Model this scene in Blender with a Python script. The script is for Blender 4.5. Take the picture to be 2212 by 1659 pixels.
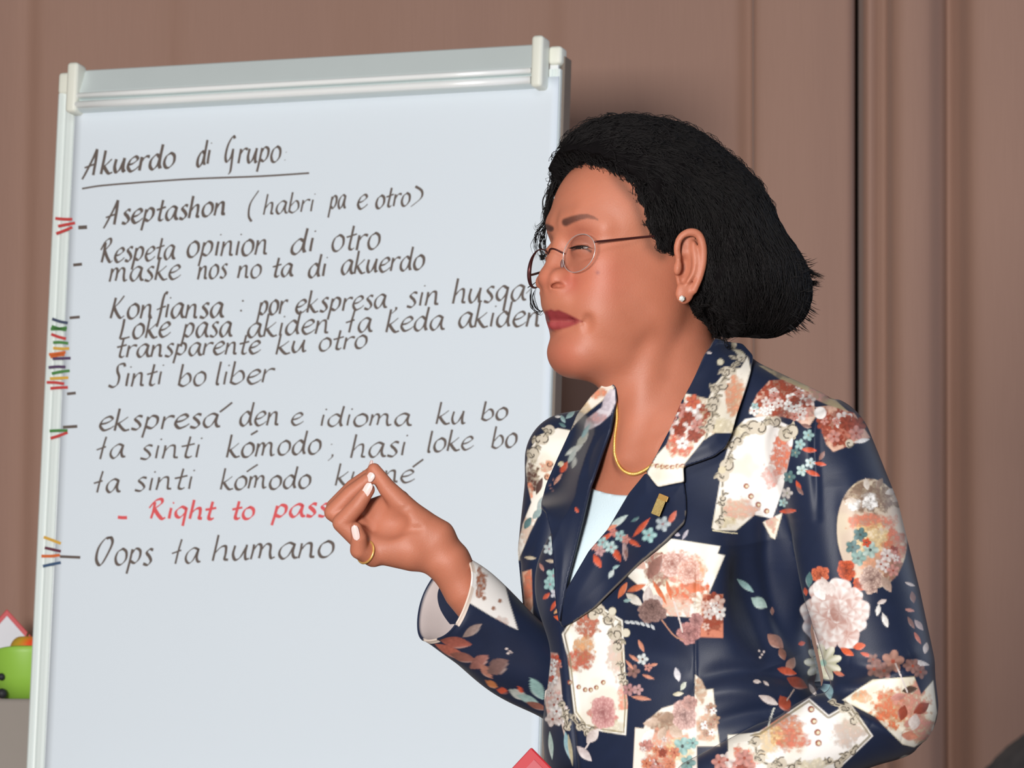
import bpy, bmesh, math, random
import numpy as np
from mathutils import Vector, Matrix, noise as mnoise

for o in list(bpy.data.objects):
    bpy.data.objects.remove(o, do_unlink=True)
random.seed(7)
rng = np.random.default_rng(11)
SC = bpy.context.scene
COL = SC.collection

# ------------------------------------------------------------------ camera
FPX, CX, CY = 11000.0, 1106.0, 829.5          # focal length in pixels of a 2212 x 1659 frame
PITCH = math.radians(5.0)
CAM = np.array([0.0, 0.0, 1.0])
VF = np.array([0, math.cos(PITCH), math.sin(PITCH)])
VR = np.array([1.0, 0, 0])
VU = np.array([0, -math.sin(PITCH), math.cos(PITCH)])
DP = 4.5                                       # distance of the speaker
S = DP / FPX                                   # metres per model unit at the speaker

cam_data = bpy.data.cameras.new('camera')
cam_data.sensor_width = 36.0
cam_data.sensor_fit = 'HORIZONTAL'
cam_data.lens = 36.0 * FPX / 2212.0
cam_data.dof.use_dof = True
cam_data.dof.focus_distance = DP - 0.03
cam_data.dof.aperture_fstop = 36.0
cam_data.clip_end = 60
cam = bpy.data.objects.new('camera', cam_data)
cam.location = CAM
cam.rotation_euler = (math.radians(90) + PITCH, 0, 0)
COL.objects.link(cam)
SC.camera = cam

# ------------------------------------------------------------------ world, lights, exposure
world = bpy.data.worlds.new('hall')
SC.world = world
world.use_nodes = True
bg = world.node_tree.nodes['Background']
bg.inputs[0].default_value = (0.93, 0.96, 1.0, 1)
bg.inputs[1].default_value = 0.09

def area(name, loc, target, size, power, color):
    d = bpy.data.lights.new(name, 'AREA')
    d.shape = 'RECTANGLE'
    d.size, d.size_y = size
    d.energy = power
    d.color = color
    o = bpy.data.objects.new(name, d)
    o.location = loc
    o.rotation_euler = (Vector(target) - Vector(loc)).to_track_quat('-Z', 'Y').to_euler()
    COL.objects.link(o)
    return o

area('window_light', (-1.3, -0.3, 1.45), (0.0, 5.5, 1.45), (1.1, 0.6), 345, (1.0, 0.97, 0.94))
area('ceiling_light', (-0.6, 2.6, 3.3), (0.2, 4.5, 1.3), (1.2, 1.0), 18, (1.0, 0.97, 0.93))
area('side_window_light', (2.9, 5.2, 2.0), (0.5, 5.3, 1.4), (1.2, 1.6), 30, (0.70, 0.80, 1.0))

SC.view_settings.view_transform = 'Standard'
SC.view_settings.look = 'None'
SC.view_settings.exposure = 0.0
SC.view_settings.gamma = 1.0
SC.view_settings.use_curve_mapping = False

# ------------------------------------------------------------------ helpers
def s2l(c):
    """sRGB 0-255 to linear"""
    a = np.asarray(c, float) / 255.0
    return np.where(a <= 0.04045, a / 12.92, ((a + 0.055) / 1.055) ** 2.4)

def rgba(c):
    l = s2l(c)
    return (float(l[0]), float(l[1]), float(l[2]), 1.0)

def ray_at(px, py, y):
    """world point on the plane at depth y (world) seen at a pixel"""
    d = VF + VR * (px - CX) / FPX + VU * (CY - py) / FPX
    return CAM + d * (y / d[1])

def M(p):
    """model units (pixel-sized, camera-aligned axes at the speaker) to world"""
    p = np.asarray(p, float).reshape(-1, 3)
    return (CAM + np.outer(DP - p[:, 2] * S, VF) + np.outer((p[:, 0] - CX) * S, VR)
            + np.outer((CY - p[:, 1]) * S, VU))

def K(px, py, z=0.0):
    """model point at model depth z that is seen at pixel px, py"""
    k = 1.0 - z / FPX
    return np.array([CX + (px - CX) * k, CY + (py - CY) * k, z])

def proj(V):
    k = 1.0 - V[:, 2] / FPX
    return CX + (V[:, 0] - CX) / k, CY + (V[:, 1] - CY) / k

def node_mat(name):
    m = bpy.data.materials.new(name)
    m.use_nodes = True
    return m, m.node_tree.nodes, m.node_tree.links, m.node_tree.nodes['Principled BSDF']

def mat(name, col, rough=0.6, metal=0.0, noise_scale=0.0, noise_amt=0.0, bump=0.0, bump_scale=200.0,
        spec=0.5, trans=0.0, sheen=0.0, alpha=1.0, sss=0.0):
    m, N, L, b = node_mat(name)
    b.inputs['Base Color'].default_value = rgba(col)
    b.inputs['Roughness'].default_value = rough
    b.inputs['Metallic'].default_value = metal
    b.inputs['Specular IOR Level'].default_value = spec
    b.inputs['Transmission Weight'].default_value = trans
    b.inputs['Sheen Weight'].default_value = sheen
    b.inputs['Alpha'].default_value = alpha
    if noise_amt > 0:
        tc = N.new('ShaderNodeTexCoord')
        nz = N.new('ShaderNodeTexNoise')
        nz.inputs['Scale'].default_value = noise_scale
        nz.inputs['Detail'].default_value = 5
        mp = N.new('ShaderNodeMapRange')
        mp.inputs['To Min'].default_value = 1 - noise_amt
        mp.inputs['To Max'].default_value = 1 + noise_amt
        mx = N.new('ShaderNodeMix')
        mx.data_type = 'RGBA'
        mx.blend_type = 'MULTIPLY'
        mx.inputs[0].default_value = 1
        mx.inputs[6].default_value = rgba(col)
        L.new(tc.outputs['Object'], nz.inputs['Vector'])
        L.new(nz.outputs['Fac'], mp.inputs['Value'])
        L.new(mp.outputs['Result'], mx.inputs[7])
        L.new(mx.outputs[2], b.inputs['Base Color'])
    if bump > 0:
        tc = N.new('ShaderNodeTexCoord')
        nz = N.new('ShaderNodeTexNoise')
        nz.inputs['Scale'].default_value = bump_scale
        nz.inputs['Detail'].default_value = 3
        bp = N.new('ShaderNodeBump')
        bp.inputs['Strength'].default_value = bump
        bp.inputs['Distance'].default_value = 0.002
        L.new(tc.outputs['Object'], nz.inputs['Vector'])
        L.new(nz.outputs['Fac'], bp.inputs['Height'])
        L.new(bp.outputs['Normal'], b.inputs['Normal'])
    return m

def attr_mat(name, rough=0.55, spec=0.4, sss=0.0, sss_rad=(1, .35, .2), sheen=0.0, bump=0.0, bump_scale=900.0, sss_scale=0.006):
    """material whose base colour is the printed / pigmented colour stored on the mesh"""
    m, N, L, b = node_mat(name)
    at = N.new('ShaderNodeAttribute')
    at.attribute_name = 'print'
    L.new(at.outputs['Color'], b.inputs['Base Color'])
    b.inputs['Roughness'].default_value = rough
    b.inputs['Specular IOR Level'].default_value = spec
    b.inputs['Subsurface Weight'].default_value = sss
    b.inputs['Subsurface Radius'].default_value = sss_rad
    b.inputs['Subsurface Scale'].default_value = sss_scale
    b.inputs['Sheen Weight'].default_value = sheen
    if bump > 0:
        tc = N.new('ShaderNodeTexCoord')
        nz = N.new('ShaderNodeTexNoise')
        nz.inputs['Scale'].default_value = bump_scale
        nz.inputs['Detail'].default_value = 4
        bp = N.new('ShaderNodeBump')
        bp.inputs['Strength'].default_value = bump
        bp.inputs['Distance'].default_value = 0.001
        L.new(tc.outputs['Object'], nz.inputs['Vector'])
        L.new(nz.outputs['Fac'], bp.inputs['Height'])
        L.new(bp.outputs['Normal'], b.inputs['Normal'])
    return m

def mesh_np(name, V, Q, smooth=True):
    """mesh from numpy arrays: V (n,3) world, Q (m,k) faces of equal size"""
    me = bpy.data.meshes.new(name)
    V = np.asarray(V, np.float32)
    Q = np.asarray(Q, np.int32)
    k = Q.shape[1]
    me.vertices.add(len(V))
    me.vertices.foreach_set('co', V.ravel())
    me.loops.add(Q.size)
    me.loops.foreach_set('vertex_index', Q.ravel())
    me.polygons.add(len(Q))
    me.polygons.foreach_set('loop_start', np.arange(0, Q.size, k, dtype=np.int32))
    me.polygons.foreach_set('loop_total', np.full(len(Q), k, np.int32))
    me.polygons.foreach_set('use_smooth', np.full(len(Q), smooth, bool))
    me.update(calc_edges=True)
    me.validate()
    return me

def mesh_any(name, V, F, smooth=True):
    me = bpy.data.meshes.new(name)
    me.from_pydata([tuple(map(float, v)) for v in V], [], [tuple(map(int, f)) for f in F])
    me.polygons.foreach_set('use_smooth', np.full(len(me.polygons), smooth, bool))
    me.update()
    return me

def obj(name, me, material=None, parent=None, label=None, cat=None, group=None, kind=None):
    o = bpy.data.objects.new(name, me)
    COL.objects.link(o)
    if material is not None and me is not None:
        me.materials.clear()
        me.materials.append(material)
    if parent is not None:
        o.parent = parent
        o.matrix_parent_inverse = parent.matrix_basis.inverted()
    if label: o['label'] = label
    if cat: o['category'] = cat
    if group: o['group'] = group
    if kind: o['kind'] = kind
    return o

def empty(name, loc, label, cat, group=None):
    o = bpy.data.objects.new(name, None)
    o.empty_display_size = 0.05
    o.location = tuple(map(float, loc))
    COL.objects.link(o)
    o['label'] = label
    o['category'] = cat
    if group: o['group'] = group
    return o

def set_colors(me, C):
    """per-vertex linear colours -> 'print' attribute"""
    a = me.color_attributes.new('print', 'FLOAT_COLOR', 'POINT')
    c4 = np.ones((len(C), 4), np.float32)
    c4[:, :3] = C
    a.data.foreach_set('color', c4.ravel())

def get_V(me):
    v = np.empty(len(me.vertices) * 3, np.float32)
    me.vertices.foreach_get('co', v)
    return v.reshape(-1, 3)

def quad_split(V, Q):
    """each quad into four"""
    E = np.concatenate([Q[:, [0, 1]], Q[:, [1, 2]], Q[:, [2, 3]], Q[:, [3, 0]]])
    lo, hi = E.min(1).astype(np.int64), E.max(1).astype(np.int64)
    u, inv = np.unique(lo * len(V) + hi, return_inverse=True)
    mid = (V[u // len(V)] + V[u % len(V)]) / 2
    fc = V[Q].mean(1)
    n, m = len(V), len(Q)
    e = n + inv.reshape(4, m).T
    f = n + len(mid) + np.arange(m)
    Q2 = np.concatenate([np.stack([Q[:, k], e[:, k], f, e[:, (k + 3) % 4]], 1) for k in range(4)])
    return np.concatenate([V, mid, fc]), Q2.astype(np.int32)

def catmull(P, n=8, closed=False):
    P = np.asarray(P, float)
    m = len(P)
    if m < 3 and not closed:
        t = np.linspace(0, 1, n + 1)[:, None]
        return P[0] * (1 - t) + P[-1] * t
    out = []
    rngk = range(m if closed else m - 1)
    for i in rngk:
        if closed:
            p0, p1, p2, p3 = P[(i - 1) % m], P[i], P[(i + 1) % m], P[(i + 2) % m]
        else:
            p1, p2 = P[i], P[i + 1]
            p0 = P[i - 1] if i > 0 else 2 * p1 - p2
            p3 = P[i + 2] if i + 2 < m else 2 * p2 - p1
        for t in np.arange(n) / n:
            out.append(0.5 * (2 * p1 + (p2 - p0) * t + (2 * p0 - 5 * p1 + 4 * p2 - p3) * t * t
                              + (3 * p1 - p0 - 3 * p2 + p3) * t ** 3))
    if not closed:
        out.append(P[-1])
    return np.array(out)

def tube_arrays(P, R, sides=8, closed=False):
    """swept tube along polyline P (n,3) with radii R; returns V, F lists (world units)"""
    P = np.asarray(P, float)
    n = len(P)
    R = np.broadcast_to(np.asarray(R, float), (n,))
    T = np.gradient(P, axis=0)
    if closed:
        T = np.roll(P, -1, 0) - np.roll(P, 1, 0)
    T /= np.linalg.norm(T, axis=1, keepdims=True) + 1e-12
    a = np.array([0, 0, 1.0]) if abs(T[0][2]) < 0.9 else np.array([1.0, 0, 0])
    nrm = np.cross(T[0], a); nrm /= np.linalg.norm(nrm)
    V = []
    for i in range(n):
        nrm = nrm - T[i] * nrm.dot(T[i]); nrm /= np.linalg.norm(nrm) + 1e-12
        bi = np.cross(T[i], nrm)
        for k in range(sides):
            t = 2 * math.pi * k / sides
            V.append(P[i] + R[i] * (math.cos(t) * nrm + math.sin(t) * bi))
    F = []
    for i in range(n if closed else n - 1):
        j = (i + 1) % n
        for k in range(sides):
            F.append((i * sides + k, i * sides + (k + 1) % sides, j * sides + (k + 1) % sides, j * sides + k))
    if not closed:
        F.append(tuple(range(sides))[::-1])
        F.append(tuple((n - 1) * sides + k for k in range(sides)))
    return V, F

class MB:
    """collects shapes into one mesh"""
    def __init__(self): self.V, self.F = [], []
    def add(self, V, F):
        b = len(self.V)
        self.V += [tuple(map(float, v)) for v in V]
        self.F += [tuple(b + int(i) for i in f) for f in F]
        return self
    def tube(self, P, R, sides=8, closed=False): return self.add(*tube_arrays(P, R, sides, closed))
    def hexa(self, c):
        """box from 8 corners: bottom quad then top quad"""
        return self.add(c, [(3, 2, 1, 0), (4, 5, 6, 7), (0, 1, 5, 4), (1, 2, 6, 5), (2, 3, 7, 6), (3, 0, 4, 7)])
    def box(self, c, s):
        x, y, z = c; a, b, d = s[0] / 2, s[1] / 2, s[2] / 2
        return self.hexa([(x - a, y - b, z - d), (x + a, y - b, z - d), (x + a, y + b, z - d), (x - a, y + b, z - d),
                          (x - a, y - b, z + d), (x + a, y - b, z + d), (x + a, y + b, z + d), (x - a, y + b, z + d)])
    def mesh(self, name, smooth=False, bevel=0.0, seg=2):
        me = mesh_any(name, self.V, self.F, smooth)
        if bevel > 0:
            bm = bmesh.new(); bm.from_mesh(me)
            bmesh.ops.bevel(bm, geom=list(bm.edges), offset=bevel, segments=seg, profile=0.5, affect='EDGES', clamp_overlap=True)
            bmesh.ops.recalc_face_normals(bm, faces=list(bm.faces))
            bm.to_mesh(me); bm.free()
            me.polygons.foreach_set('use_smooth', np.full(len(me.polygons), smooth, bool))
        return me

def lathe(profile, center, n=40, axis=(0, 0, 1), wob=None):
    """profile list of (r, h)"""
    V, F = [], []
    for i, (r, h) in enumerate(profile):
        for k in range(n):
            t = 2 * math.pi * k / n
            rr, hh = (r, h) if wob is None else wob(r, h, t, i)
            V.append((center[0] + rr * math.cos(t), center[1] + rr * math.sin(t), center[2] + hh))
    for i in range(len(profile) - 1):
        for k in range(n):
            F.append((i * n + k, i * n + (k + 1) % n, (i + 1) * n + (k + 1) % n, (i + 1) * n + k))
    F.append(tuple(range(n))[::-1])
    F.append(tuple((len(profile) - 1) * n + k for k in range(n)))
    return V, F

# ------------------------------------------------------------------ implicit surfaces
class Field:
    def __init__(self, lo, hi, h):
        self.lo = np.array(lo, float); self.h = float(h)
        self.n = np.ceil((np.array(hi, float) - self.lo) / h).astype(int) + 1
        self.S = np.full(self.n, 1e3, np.float32)
        self.ax = [(self.lo[i] + np.arange(self.n[i]) * h).astype(np.float32) for i in range(3)]
    def box(self, lo, hi):
        a = np.clip(np.floor((np.array(lo) - self.lo) / self.h).astype(int), 0, self.n)
        b = np.clip(np.ceil((np.array(hi) - self.lo) / self.h).astype(int) + 1, 0, self.n)
        return tuple(slice(a[i], b[i]) for i in range(3))
    def grid(self, sl):
        return (self.ax[0][sl[0]][:, None, None], self.ax[1][sl[1]][None, :, None], self.ax[2][sl[2]][None, None, :])
    def _mix(self, sl, d, k, mode):
        a = self.S[sl]
        if a.size == 0: return
        if mode == 'add':
            if k > 0:
                hh = np.maximum(k - np.abs(a - d), 0) / k
                self.S[sl] = np.minimum(a, d) - hh * hh * k * 0.25
            else: self.S[sl] = np.minimum(a, d)
        else:
            d = -d
            if k > 0:
                hh = np.maximum(k - np.abs(a - d), 0) / k
                self.S[sl] = np.maximum(a, d) + hh * hh * k * 0.25
            else: self.S[sl] = np.maximum(a, d)
    def ell(self, c, r, k=20, R=None, mode='add'):
        """ellipsoid; R = 3x3 rows: its own axes"""
        c = np.array(c, float); r = np.array(r, float)
        m = (r.max() if R is not None else r) + k + 3 * self.h
        sl = self.box(c - m, c + m)
        X, Y, Z = self.grid(sl)
        x, y, z = X - c[0], Y - c[1], Z - c[2]
        if R is not None:
            x, y, z = [R[i][0] * x + R[i][1] * y + R[i][2] * z for i in range(3)]
        k0 = np.sqrt((x / r[0]) ** 2 + (y / r[1]) ** 2 + (z / r[2]) ** 2)
        k1 = np.sqrt((x / r[0] ** 2) ** 2 + (y / r[1] ** 2) ** 2 + (z / r[2] ** 2) ** 2) + 1e-9
        self._mix(sl, (k0 * (k0 - 1.0) / k1).astype(np.float32), k, mode)
        return self
    def cone(self, a, b, ra, rb, k=15, mode='add', sq=None):
        """tapered capsule; sq=(axis, factor) flattens it along a direction"""
        a = np.array(a, float); b = np.array(b, float)
        m = max(ra, rb) + k + 3 * self.h
        sl = self.box(np.minimum(a, b) - m, np.maximum(a, b) + m)
        X, Y, Z = self.grid(sl)
        ba = b - a; L2 = ba.dot(ba) + 1e-9
        x, y, z = X - a[0], Y - a[1], Z - a[2]
        t = np.clip((x * ba[0] + y * ba[1] + z * ba[2]) / L2, 0, 1)
        dx, dy, dz = x - ba[0] * t, y - ba[1] * t, z - ba[2] * t
        d2 = dx * dx + dy * dy + dz * dz
        if sq is not None:
            ax, f = np.array(sq[0], float), sq[1]
            pr = dx * ax[0] + dy * ax[1] + dz * ax[2]
            d2 = d2 + (f * f - 1) * pr * pr
        self._mix(sl, (np.sqrt(d2) - (ra + (rb - ra) * t)).astype(np.float32), k, mode)
        return self
    def chain(self, pts, k=12, k0=None, mode='add', kj=0.0):
        """one limb of tapered segments, blended into the rest as a whole"""
        P = np.array([p[0] for p in pts], float); Rr = np.array([p[1] for p in pts], float)
        kk = max(k, k0 or 0)
        m = Rr.max() + kk + 3 * self.h
        sl = self.box(P.min(0) - m, P.max(0) + m)
        X, Y, Z = self.grid(sl)
        D = None
        for i in range(len(P) - 1):
            a, ba = P[i], P[i + 1] - P[i]
            L2 = ba.dot(ba) + 1e-9
            x, y, z = X - a[0], Y - a[1], Z - a[2]
            t = np.clip((x * ba[0] + y * ba[1] + z * ba[2]) / L2, 0, 1)
            d = np.sqrt((x - ba[0] * t) ** 2 + (y - ba[1] * t) ** 2 + (z - ba[2] * t) ** 2) - (Rr[i] + (Rr[i + 1] - Rr[i]) * t)
            D = d if D is None else np.minimum(D, d)
        self._mix(sl, D.astype(np.float32), kk, mode)
        return self
    def func(self, fn, lo, hi, k=0, mode='add'):
        sl = self.box(lo, hi)
        self._mix(sl, np.asarray(fn(*self.grid(sl)), np.float32), k, mode)
        return self
    def sample(self, P):
        g = (P - self.lo) / self.h
        g = np.clip(g, 0, self.n - 1.001)
        i = g.astype(int); f = (g - i).astype(np.float32)
        out = 0
        for dx in (0, 1):
            for dy in (0, 1):
                for dz in (0, 1):
                    w = ((f[:, 0] if dx else 1 - f[:, 0]) * (f[:, 1] if dy else 1 - f[:, 1]) * (f[:, 2] if dz else 1 - f[:, 2]))
                    out = out + w * self.S[i[:, 0] + dx, i[:, 1] + dy, i[:, 2] + dz]
        return out
    def grad(self, P, e=None):
        e = e or self.h
        g = np.stack([self.sample(P + np.eye(3)[i] * e) - self.sample(P - np.eye(3)[i] * e) for i in range(3)], 1)
        return g / (np.linalg.norm(g, axis=1, keepdims=True) + 1e-9)
    def nets(self):
        Sg = self.S; neg = Sg < 0
        n = self.n
        c = [neg[i:n[0] - 1 + i, j:n[1] - 1 + j, k:n[2] - 1 + k] for i in (0, 1) for j in (0, 1) for k in (0, 1)]
        cnt = sum(x.astype(np.int8) for x in c)
        act = (cnt > 0) & (cnt < 8)
        idx = np.argwhere(act)
        vid = np.full(act.shape, -1, np.int32)
        vid[act] = np.arange(len(idx))
        acc = np.zeros((len(idx), 3)); num = np.zeros(len(idx))
        cor = [(i, j, k) for i in (0, 1) for j in (0, 1) for k in (0, 1)]
        val = {q: Sg[idx[:, 0] + q[0], idx[:, 1] + q[1], idx[:, 2] + q[2]] for q in cor}
        for q in cor:
            for a in range(3):
                if q[a] == 0:
                    r = list(q); r[a] = 1; r = tuple(r)
                    va, vb = val[q], val[r]
                    cr = (va < 0) != (vb < 0)
                    t = va[cr] / (va[cr] - vb[cr])
                    p = np.tile(np.array(q, float), (cr.sum(), 1)); p[:, a] += t
                    acc[cr] += p; num[cr] += 1
        V = self.lo + (idx + acc / num[:, None]) * self.h
        Q = []
        for a in range(3):
            b, d = (a + 1) % 3, (a + 2) % 3
            s0 = [slice(None)] * 3; s1 = [slice(None)] * 3
            s0[a] = slice(0, -1); s1[a] = slice(1, None)
            e = neg[tuple(s0)] != neg[tuple(s1)]
            ii = np.argwhere(e)
            ok = (ii[:, b] > 0) & (ii[:, d] > 0) & (ii[:, b] < n[b] - 1) & (ii[:, d] < n[d] - 1)
            ii = ii[ok]
            def at(db, dd):
                t = ii.copy(); t[:, b] += db; t[:, d] += dd
                return vid[t[:, 0], t[:, 1], t[:, 2]]
            q = np.stack([at(-1, -1), at(0, -1), at(0, 0), at(-1, 0)], 1)
            fl = ~neg[ii[:, 0], ii[:, 1], ii[:, 2]]
            q[fl] = q[fl][:, ::-1]
            Q.append(q)
        Q = np.concatenate(Q)
        Q = Q[(Q >= 0).all(1)]
        return V, Q

def smooth_np(V, Q, it=1, lam=0.5):
    E = np.concatenate([Q[:, [0, 1]], Q[:, [1, 2]], Q[:, [2, 3]], Q[:, [3, 0]]])
    for _ in range(it):
        acc = np.zeros_like(V); cnt = np.zeros(len(V))
        for a in range(3):
            acc[:, a] = np.bincount(E[:, 0], V[E[:, 1], a], len(V)) + np.bincount(E[:, 1], V[E[:, 0], a], len(V))
        cnt = np.bincount(E[:, 0], minlength=len(V)) + np.bincount(E[:, 1], minlength=len(V))
        V = V + lam * (acc / np.maximum(cnt, 1)[:, None] - V)
    return V

def keep_largest(V, Q):
    lab = np.arange(len(V))
    while True:
        m = lab[Q].min(1)
        new = lab.copy()
        for c in range(Q.shape[1]): np.minimum.at(new, Q[:, c], m)
        new = new[new]
        if (new == lab).all(): break
        lab = new
    u, cnt = np.unique(lab, return_counts=True)
    k = lab == u[cnt.argmax()]
    idx = np.cumsum(k) - 1
    return V[k], idx[Q[k[Q[:, 0]]]].astype(np.int32)

def vnormals(V, Q):
    if Q.shape[1] > 3: n = np.cross(V[Q[:, 2]] - V[Q[:, 0]], V[Q[:, 3]] - V[Q[:, 1]])
    else: n = np.cross(V[Q[:, 1]] - V[Q[:, 0]], V[Q[:, 2]] - V[Q[:, 0]])
    N = np.zeros_like(V)
    for c in range(Q.shape[1]):
        for a in range(3):
            N[:, a] += np.bincount(Q[:, c], n[:, a], len(V))
    return N / (np.linalg.norm(N, axis=1, keepdims=True) + 1e-12)

def vnoise(x, y, seed=0):
    """smooth 2D value noise in 0..1, vectorised"""
    xi = np.floor(x).astype(np.int64); yi = np.floor(y).astype(np.int64)
    xf = x - xi; yf = y - yi
    u = xf * xf * (3 - 2 * xf); v = yf * yf * (3 - 2 * yf)
    def hsh(a, b):
        h = (a * 374761393 + b * 668265263 + seed * 982451653) & 0xFFFFFFFF
        h = ((h ^ (h >> 13)) * 1274126177) & 0xFFFFFFFF
        return ((h ^ (h >> 16)) & 0xFFFF) / 65535.0
    return ((hsh(xi, yi) * (1 - u) + hsh(xi + 1, yi) * u) * (1 - v) + (hsh(xi, yi + 1) * (1 - u) + hsh(xi + 1, yi + 1) * u) * v)

def fbm(x, y, seed=0, o=3):
    s = 0; a = 0.5; t = 0
    for i in range(o):
        s = s + a * vnoise(x * 2 ** i, y * 2 ** i, seed + i); t += a; a *= 0.5
    return s / t

def sstep(a, b, x):
    t = np.clip((x - a) / (b - a), 0, 1)
    return t * t * (3 - 2 * t)

def inside(poly, x, y):
    poly = np.asarray(poly, float)
    r = np.zeros(x.shape, bool)
    n = len(poly)
    for i in range(n):
        x1, y1 = poly[i]; x2, y2 = poly[(i + 1) % n]
        if y1 == y2: continue
        c = ((y1 > y) != (y2 > y)) & (x < (x2 - x1) * (y - y1) / (y2 - y1) + x1)
        r ^= c
    return r

def polydist(pts, x, y, closed=False):
    """distance to a polyline, and the running parameter 0..1"""
    pts = np.asarray(pts, float)
    best = np.full(x.shape, 1e9); par = np.zeros(x.shape)
    n = len(pts)
    for i in range(n if closed else n - 1):
        a, b = pts[i], pts[(i + 1) % n]
        d = b - a; L2 = d.dot(d) + 1e-9
        t = np.clip(((x - a[0]) * d[0] + (y - a[1]) * d[1]) / L2, 0, 1)
        q = np.hypot(x - a[0] - d[0] * t, y - a[1] - d[1] * t)
        m = q < best
        best = np.where(m, q, best); par = np.where(m, (i + t) / max(n - 1, 1), par)
    return best, par
# ------------------------------------------------------------------ the setting
floor_m = mat('floor_wood', (120, 100, 84), 0.5, noise_scale=6, noise_amt=0.12)
obj('floor', MB().box((0, 4.0, -0.05), (9.0, 8.2, 0.1)).mesh('floor'), floor_m, kind='structure')
wall_m = mat('plaster_wall', (150, 132, 120), 0.9, noise_scale=4, noise_amt=0.04)
obj('wall_back', MB().box((0, 7.95, 1.8), (9.0, 0.1, 3.6)).mesh('wall_back'), wall_m, kind='structure')

cur_m, N_, L_, b_ = node_mat('brown_curtain_cloth')
tc = N_.new('ShaderNodeTexCoord')
mpn = N_.new('ShaderNodeMapping'); mpn.inputs['Scale'].default_value = (900, 900, 14)
nz = N_.new('ShaderNodeTexNoise'); nz.inputs['Scale'].default_value = 1.0; nz.inputs['Detail'].default_value = 2
rp = N_.new('ShaderNodeMix'); rp.data_type = 'RGBA'
rp.inputs[6].default_value = rgba((150, 116, 100)); rp.inputs[7].default_value = rgba((160, 125, 109))
L_.new(tc.outputs['Object'], mpn.inputs['Vector']); L_.new(mpn.outputs['Vector'], nz.inputs['Vector'])
L_.new(nz.outputs['Fac'], rp.inputs[0]); L_.new(rp.outputs[2], b_.inputs['Base Color'])
b_.inputs['Roughness'].default_value = 0.75
b_.inputs['Sheen Weight'].default_value = 0.15

CUY = 7.35
def curtain(name, knots, label):
    """knots: (pixel x, fold depth in metres towards the room)"""
    P = catmull(np.array([(ray_at(x, 829, CUY)[0], d) for x, d in knots]), 10)
    zs = np.linspace(0.02, 3.3, 40)
    V = []; nx = len(P)
    for side in (0, 1):
        for z in zs:
            for (x, d) in P:
                sway = 0.004 * math.sin(z * 1.7 + x * 5)
                V.append((x + sway, CUY - d * (1 - 0.06 * z) + (0.003 if side else 0), z))
    nz_ = len(zs); Q = []
    for s in (0, 1):
        o_ = s * nz_ * nx
        for j in range(nz_ - 1):
            for i in range(nx - 1):
                q = (o_ + j * nx + i, o_ + j * nx + i + 1, o_ + (j + 1) * nx + i + 1, o_ + (j + 1) * nx + i)
                Q.append(q if s == 0 else q[::-1])
    return obj(name, mesh_np(name, V, Q), cur_m, label=label, cat='curtain')

LK = [(-2600, .02), (-2200, .05), (-1900, .01), (-1500, .06), (-1100, .015), (-800, .05), (-450, .0), (-200, .035), (-60, .03),
      (40, .008), (95, .022), (200, .026), (300, .018), (350, .019), (410, .028), (560, .026), (690, .016), (760, .021), (850, .03), (980, .026), (1090, .013),
      (1180, .020), (1240, .034), (1340, .030), (1480, .014), (1590, .000), (1630, -.004), (1644, .026), (1740, .034), (1810, .024), (1840, .016), (1852, -.010), (1857, -.05)]
RK = [(1863, -.055), (1866, -.03), (1871, -.002), (1882, .010), (1902, .004), (1918, .006), (1932, .034), (1960, .046), (2005, .038), (2035, .006), (2052, -.012), (2072, .006),
      (2098, .042), (2150, .052), (2230, .046), (2330, .02), (2420, -.01), (2500, .03), (2620, .05), (2760, .0), (2900, .05), (3100, .0), (3300, .05), (3600, .01), (4000, .05), (4500, .0)]
curtain('curtain', LK, 'wide flat brown curtain panel behind the flip chart and the woman')
curtain('curtain', RK, 'deeply folded brown curtain panel at the right edge of the photo')

# ------------------------------------------------------------------ flip chart
TH, PHI = math.radians(20.54), math.radians(5.106)
BT = np.array([-0.2654, 6.4955, 1.0 + 0.98645])           # top centre of the board
BR = np.array([math.cos(TH), -math.sin(TH), 0])
bn0 = np.array([-math.sin(TH), -math.cos(TH), 0])
BU = np.array([0, 0, 1.0]) * math.cos(PHI) - bn0 * math.sin(PHI)
BN = np.cross(BR, BU)
if BN[1] > 0: BN = -BN
BW = 0.70
def board(u, v, w=0.0):
    """u from the left edge, v down from the top edge, w out of the board"""
    return BT + BR * (u - BW / 2) - BU * v + BN * w
def uv_of(px, py, w=0.0):
    d = VF + VR * (px - CX) / FPX + VU * (CY - py) / FPX
    O = BT + BN * w
    t = (O - CAM).dot(BN) / d.dot(BN)
    P = CAM + d * t - O
    return P.dot(BR) + BW / 2, -P.dot(BU)

def bslab(u0, u1, v0, v1, w0, w1):
    return [board(u0, v1, w0), board(u1, v1, w0), board(u1, v0, w0), board(u0, v0, w0),
            board(u0, v1, w1), board(u1, v1, w1), board(u1, v0, w1), board(u0, v0, w1)]

white_m = mat('white_enamel', (232, 236, 238), 0.35, noise_scale=9, noise_amt=0.01)
paper_m = mat('flip_chart_paper', (222, 232, 241), 0.85, noise_scale=3.0, noise_amt=0.012)
alu_m = mat('brushed_aluminium', (216, 226, 226), 0.32, metal=0.15, noise_scale=30, noise_amt=0.02)
rail_m = mat('white_rail', (226, 236, 234), 0.4, noise_scale=30, noise_amt=0.01)
cap_m = mat('ivory_plastic', (232, 234, 222), 0.45, noise_scale=30, noise_amt=0.01)
groove_m = mat('grey_groove', (186, 196, 196), 0.5, noise_scale=30, noise_amt=0.02)
darkside_m = mat('shaded_edge_grey', (120, 108, 98), 0.6, noise_scale=30, noise_amt=0.03)  # grey tone holds the shade on the board's side face

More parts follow.
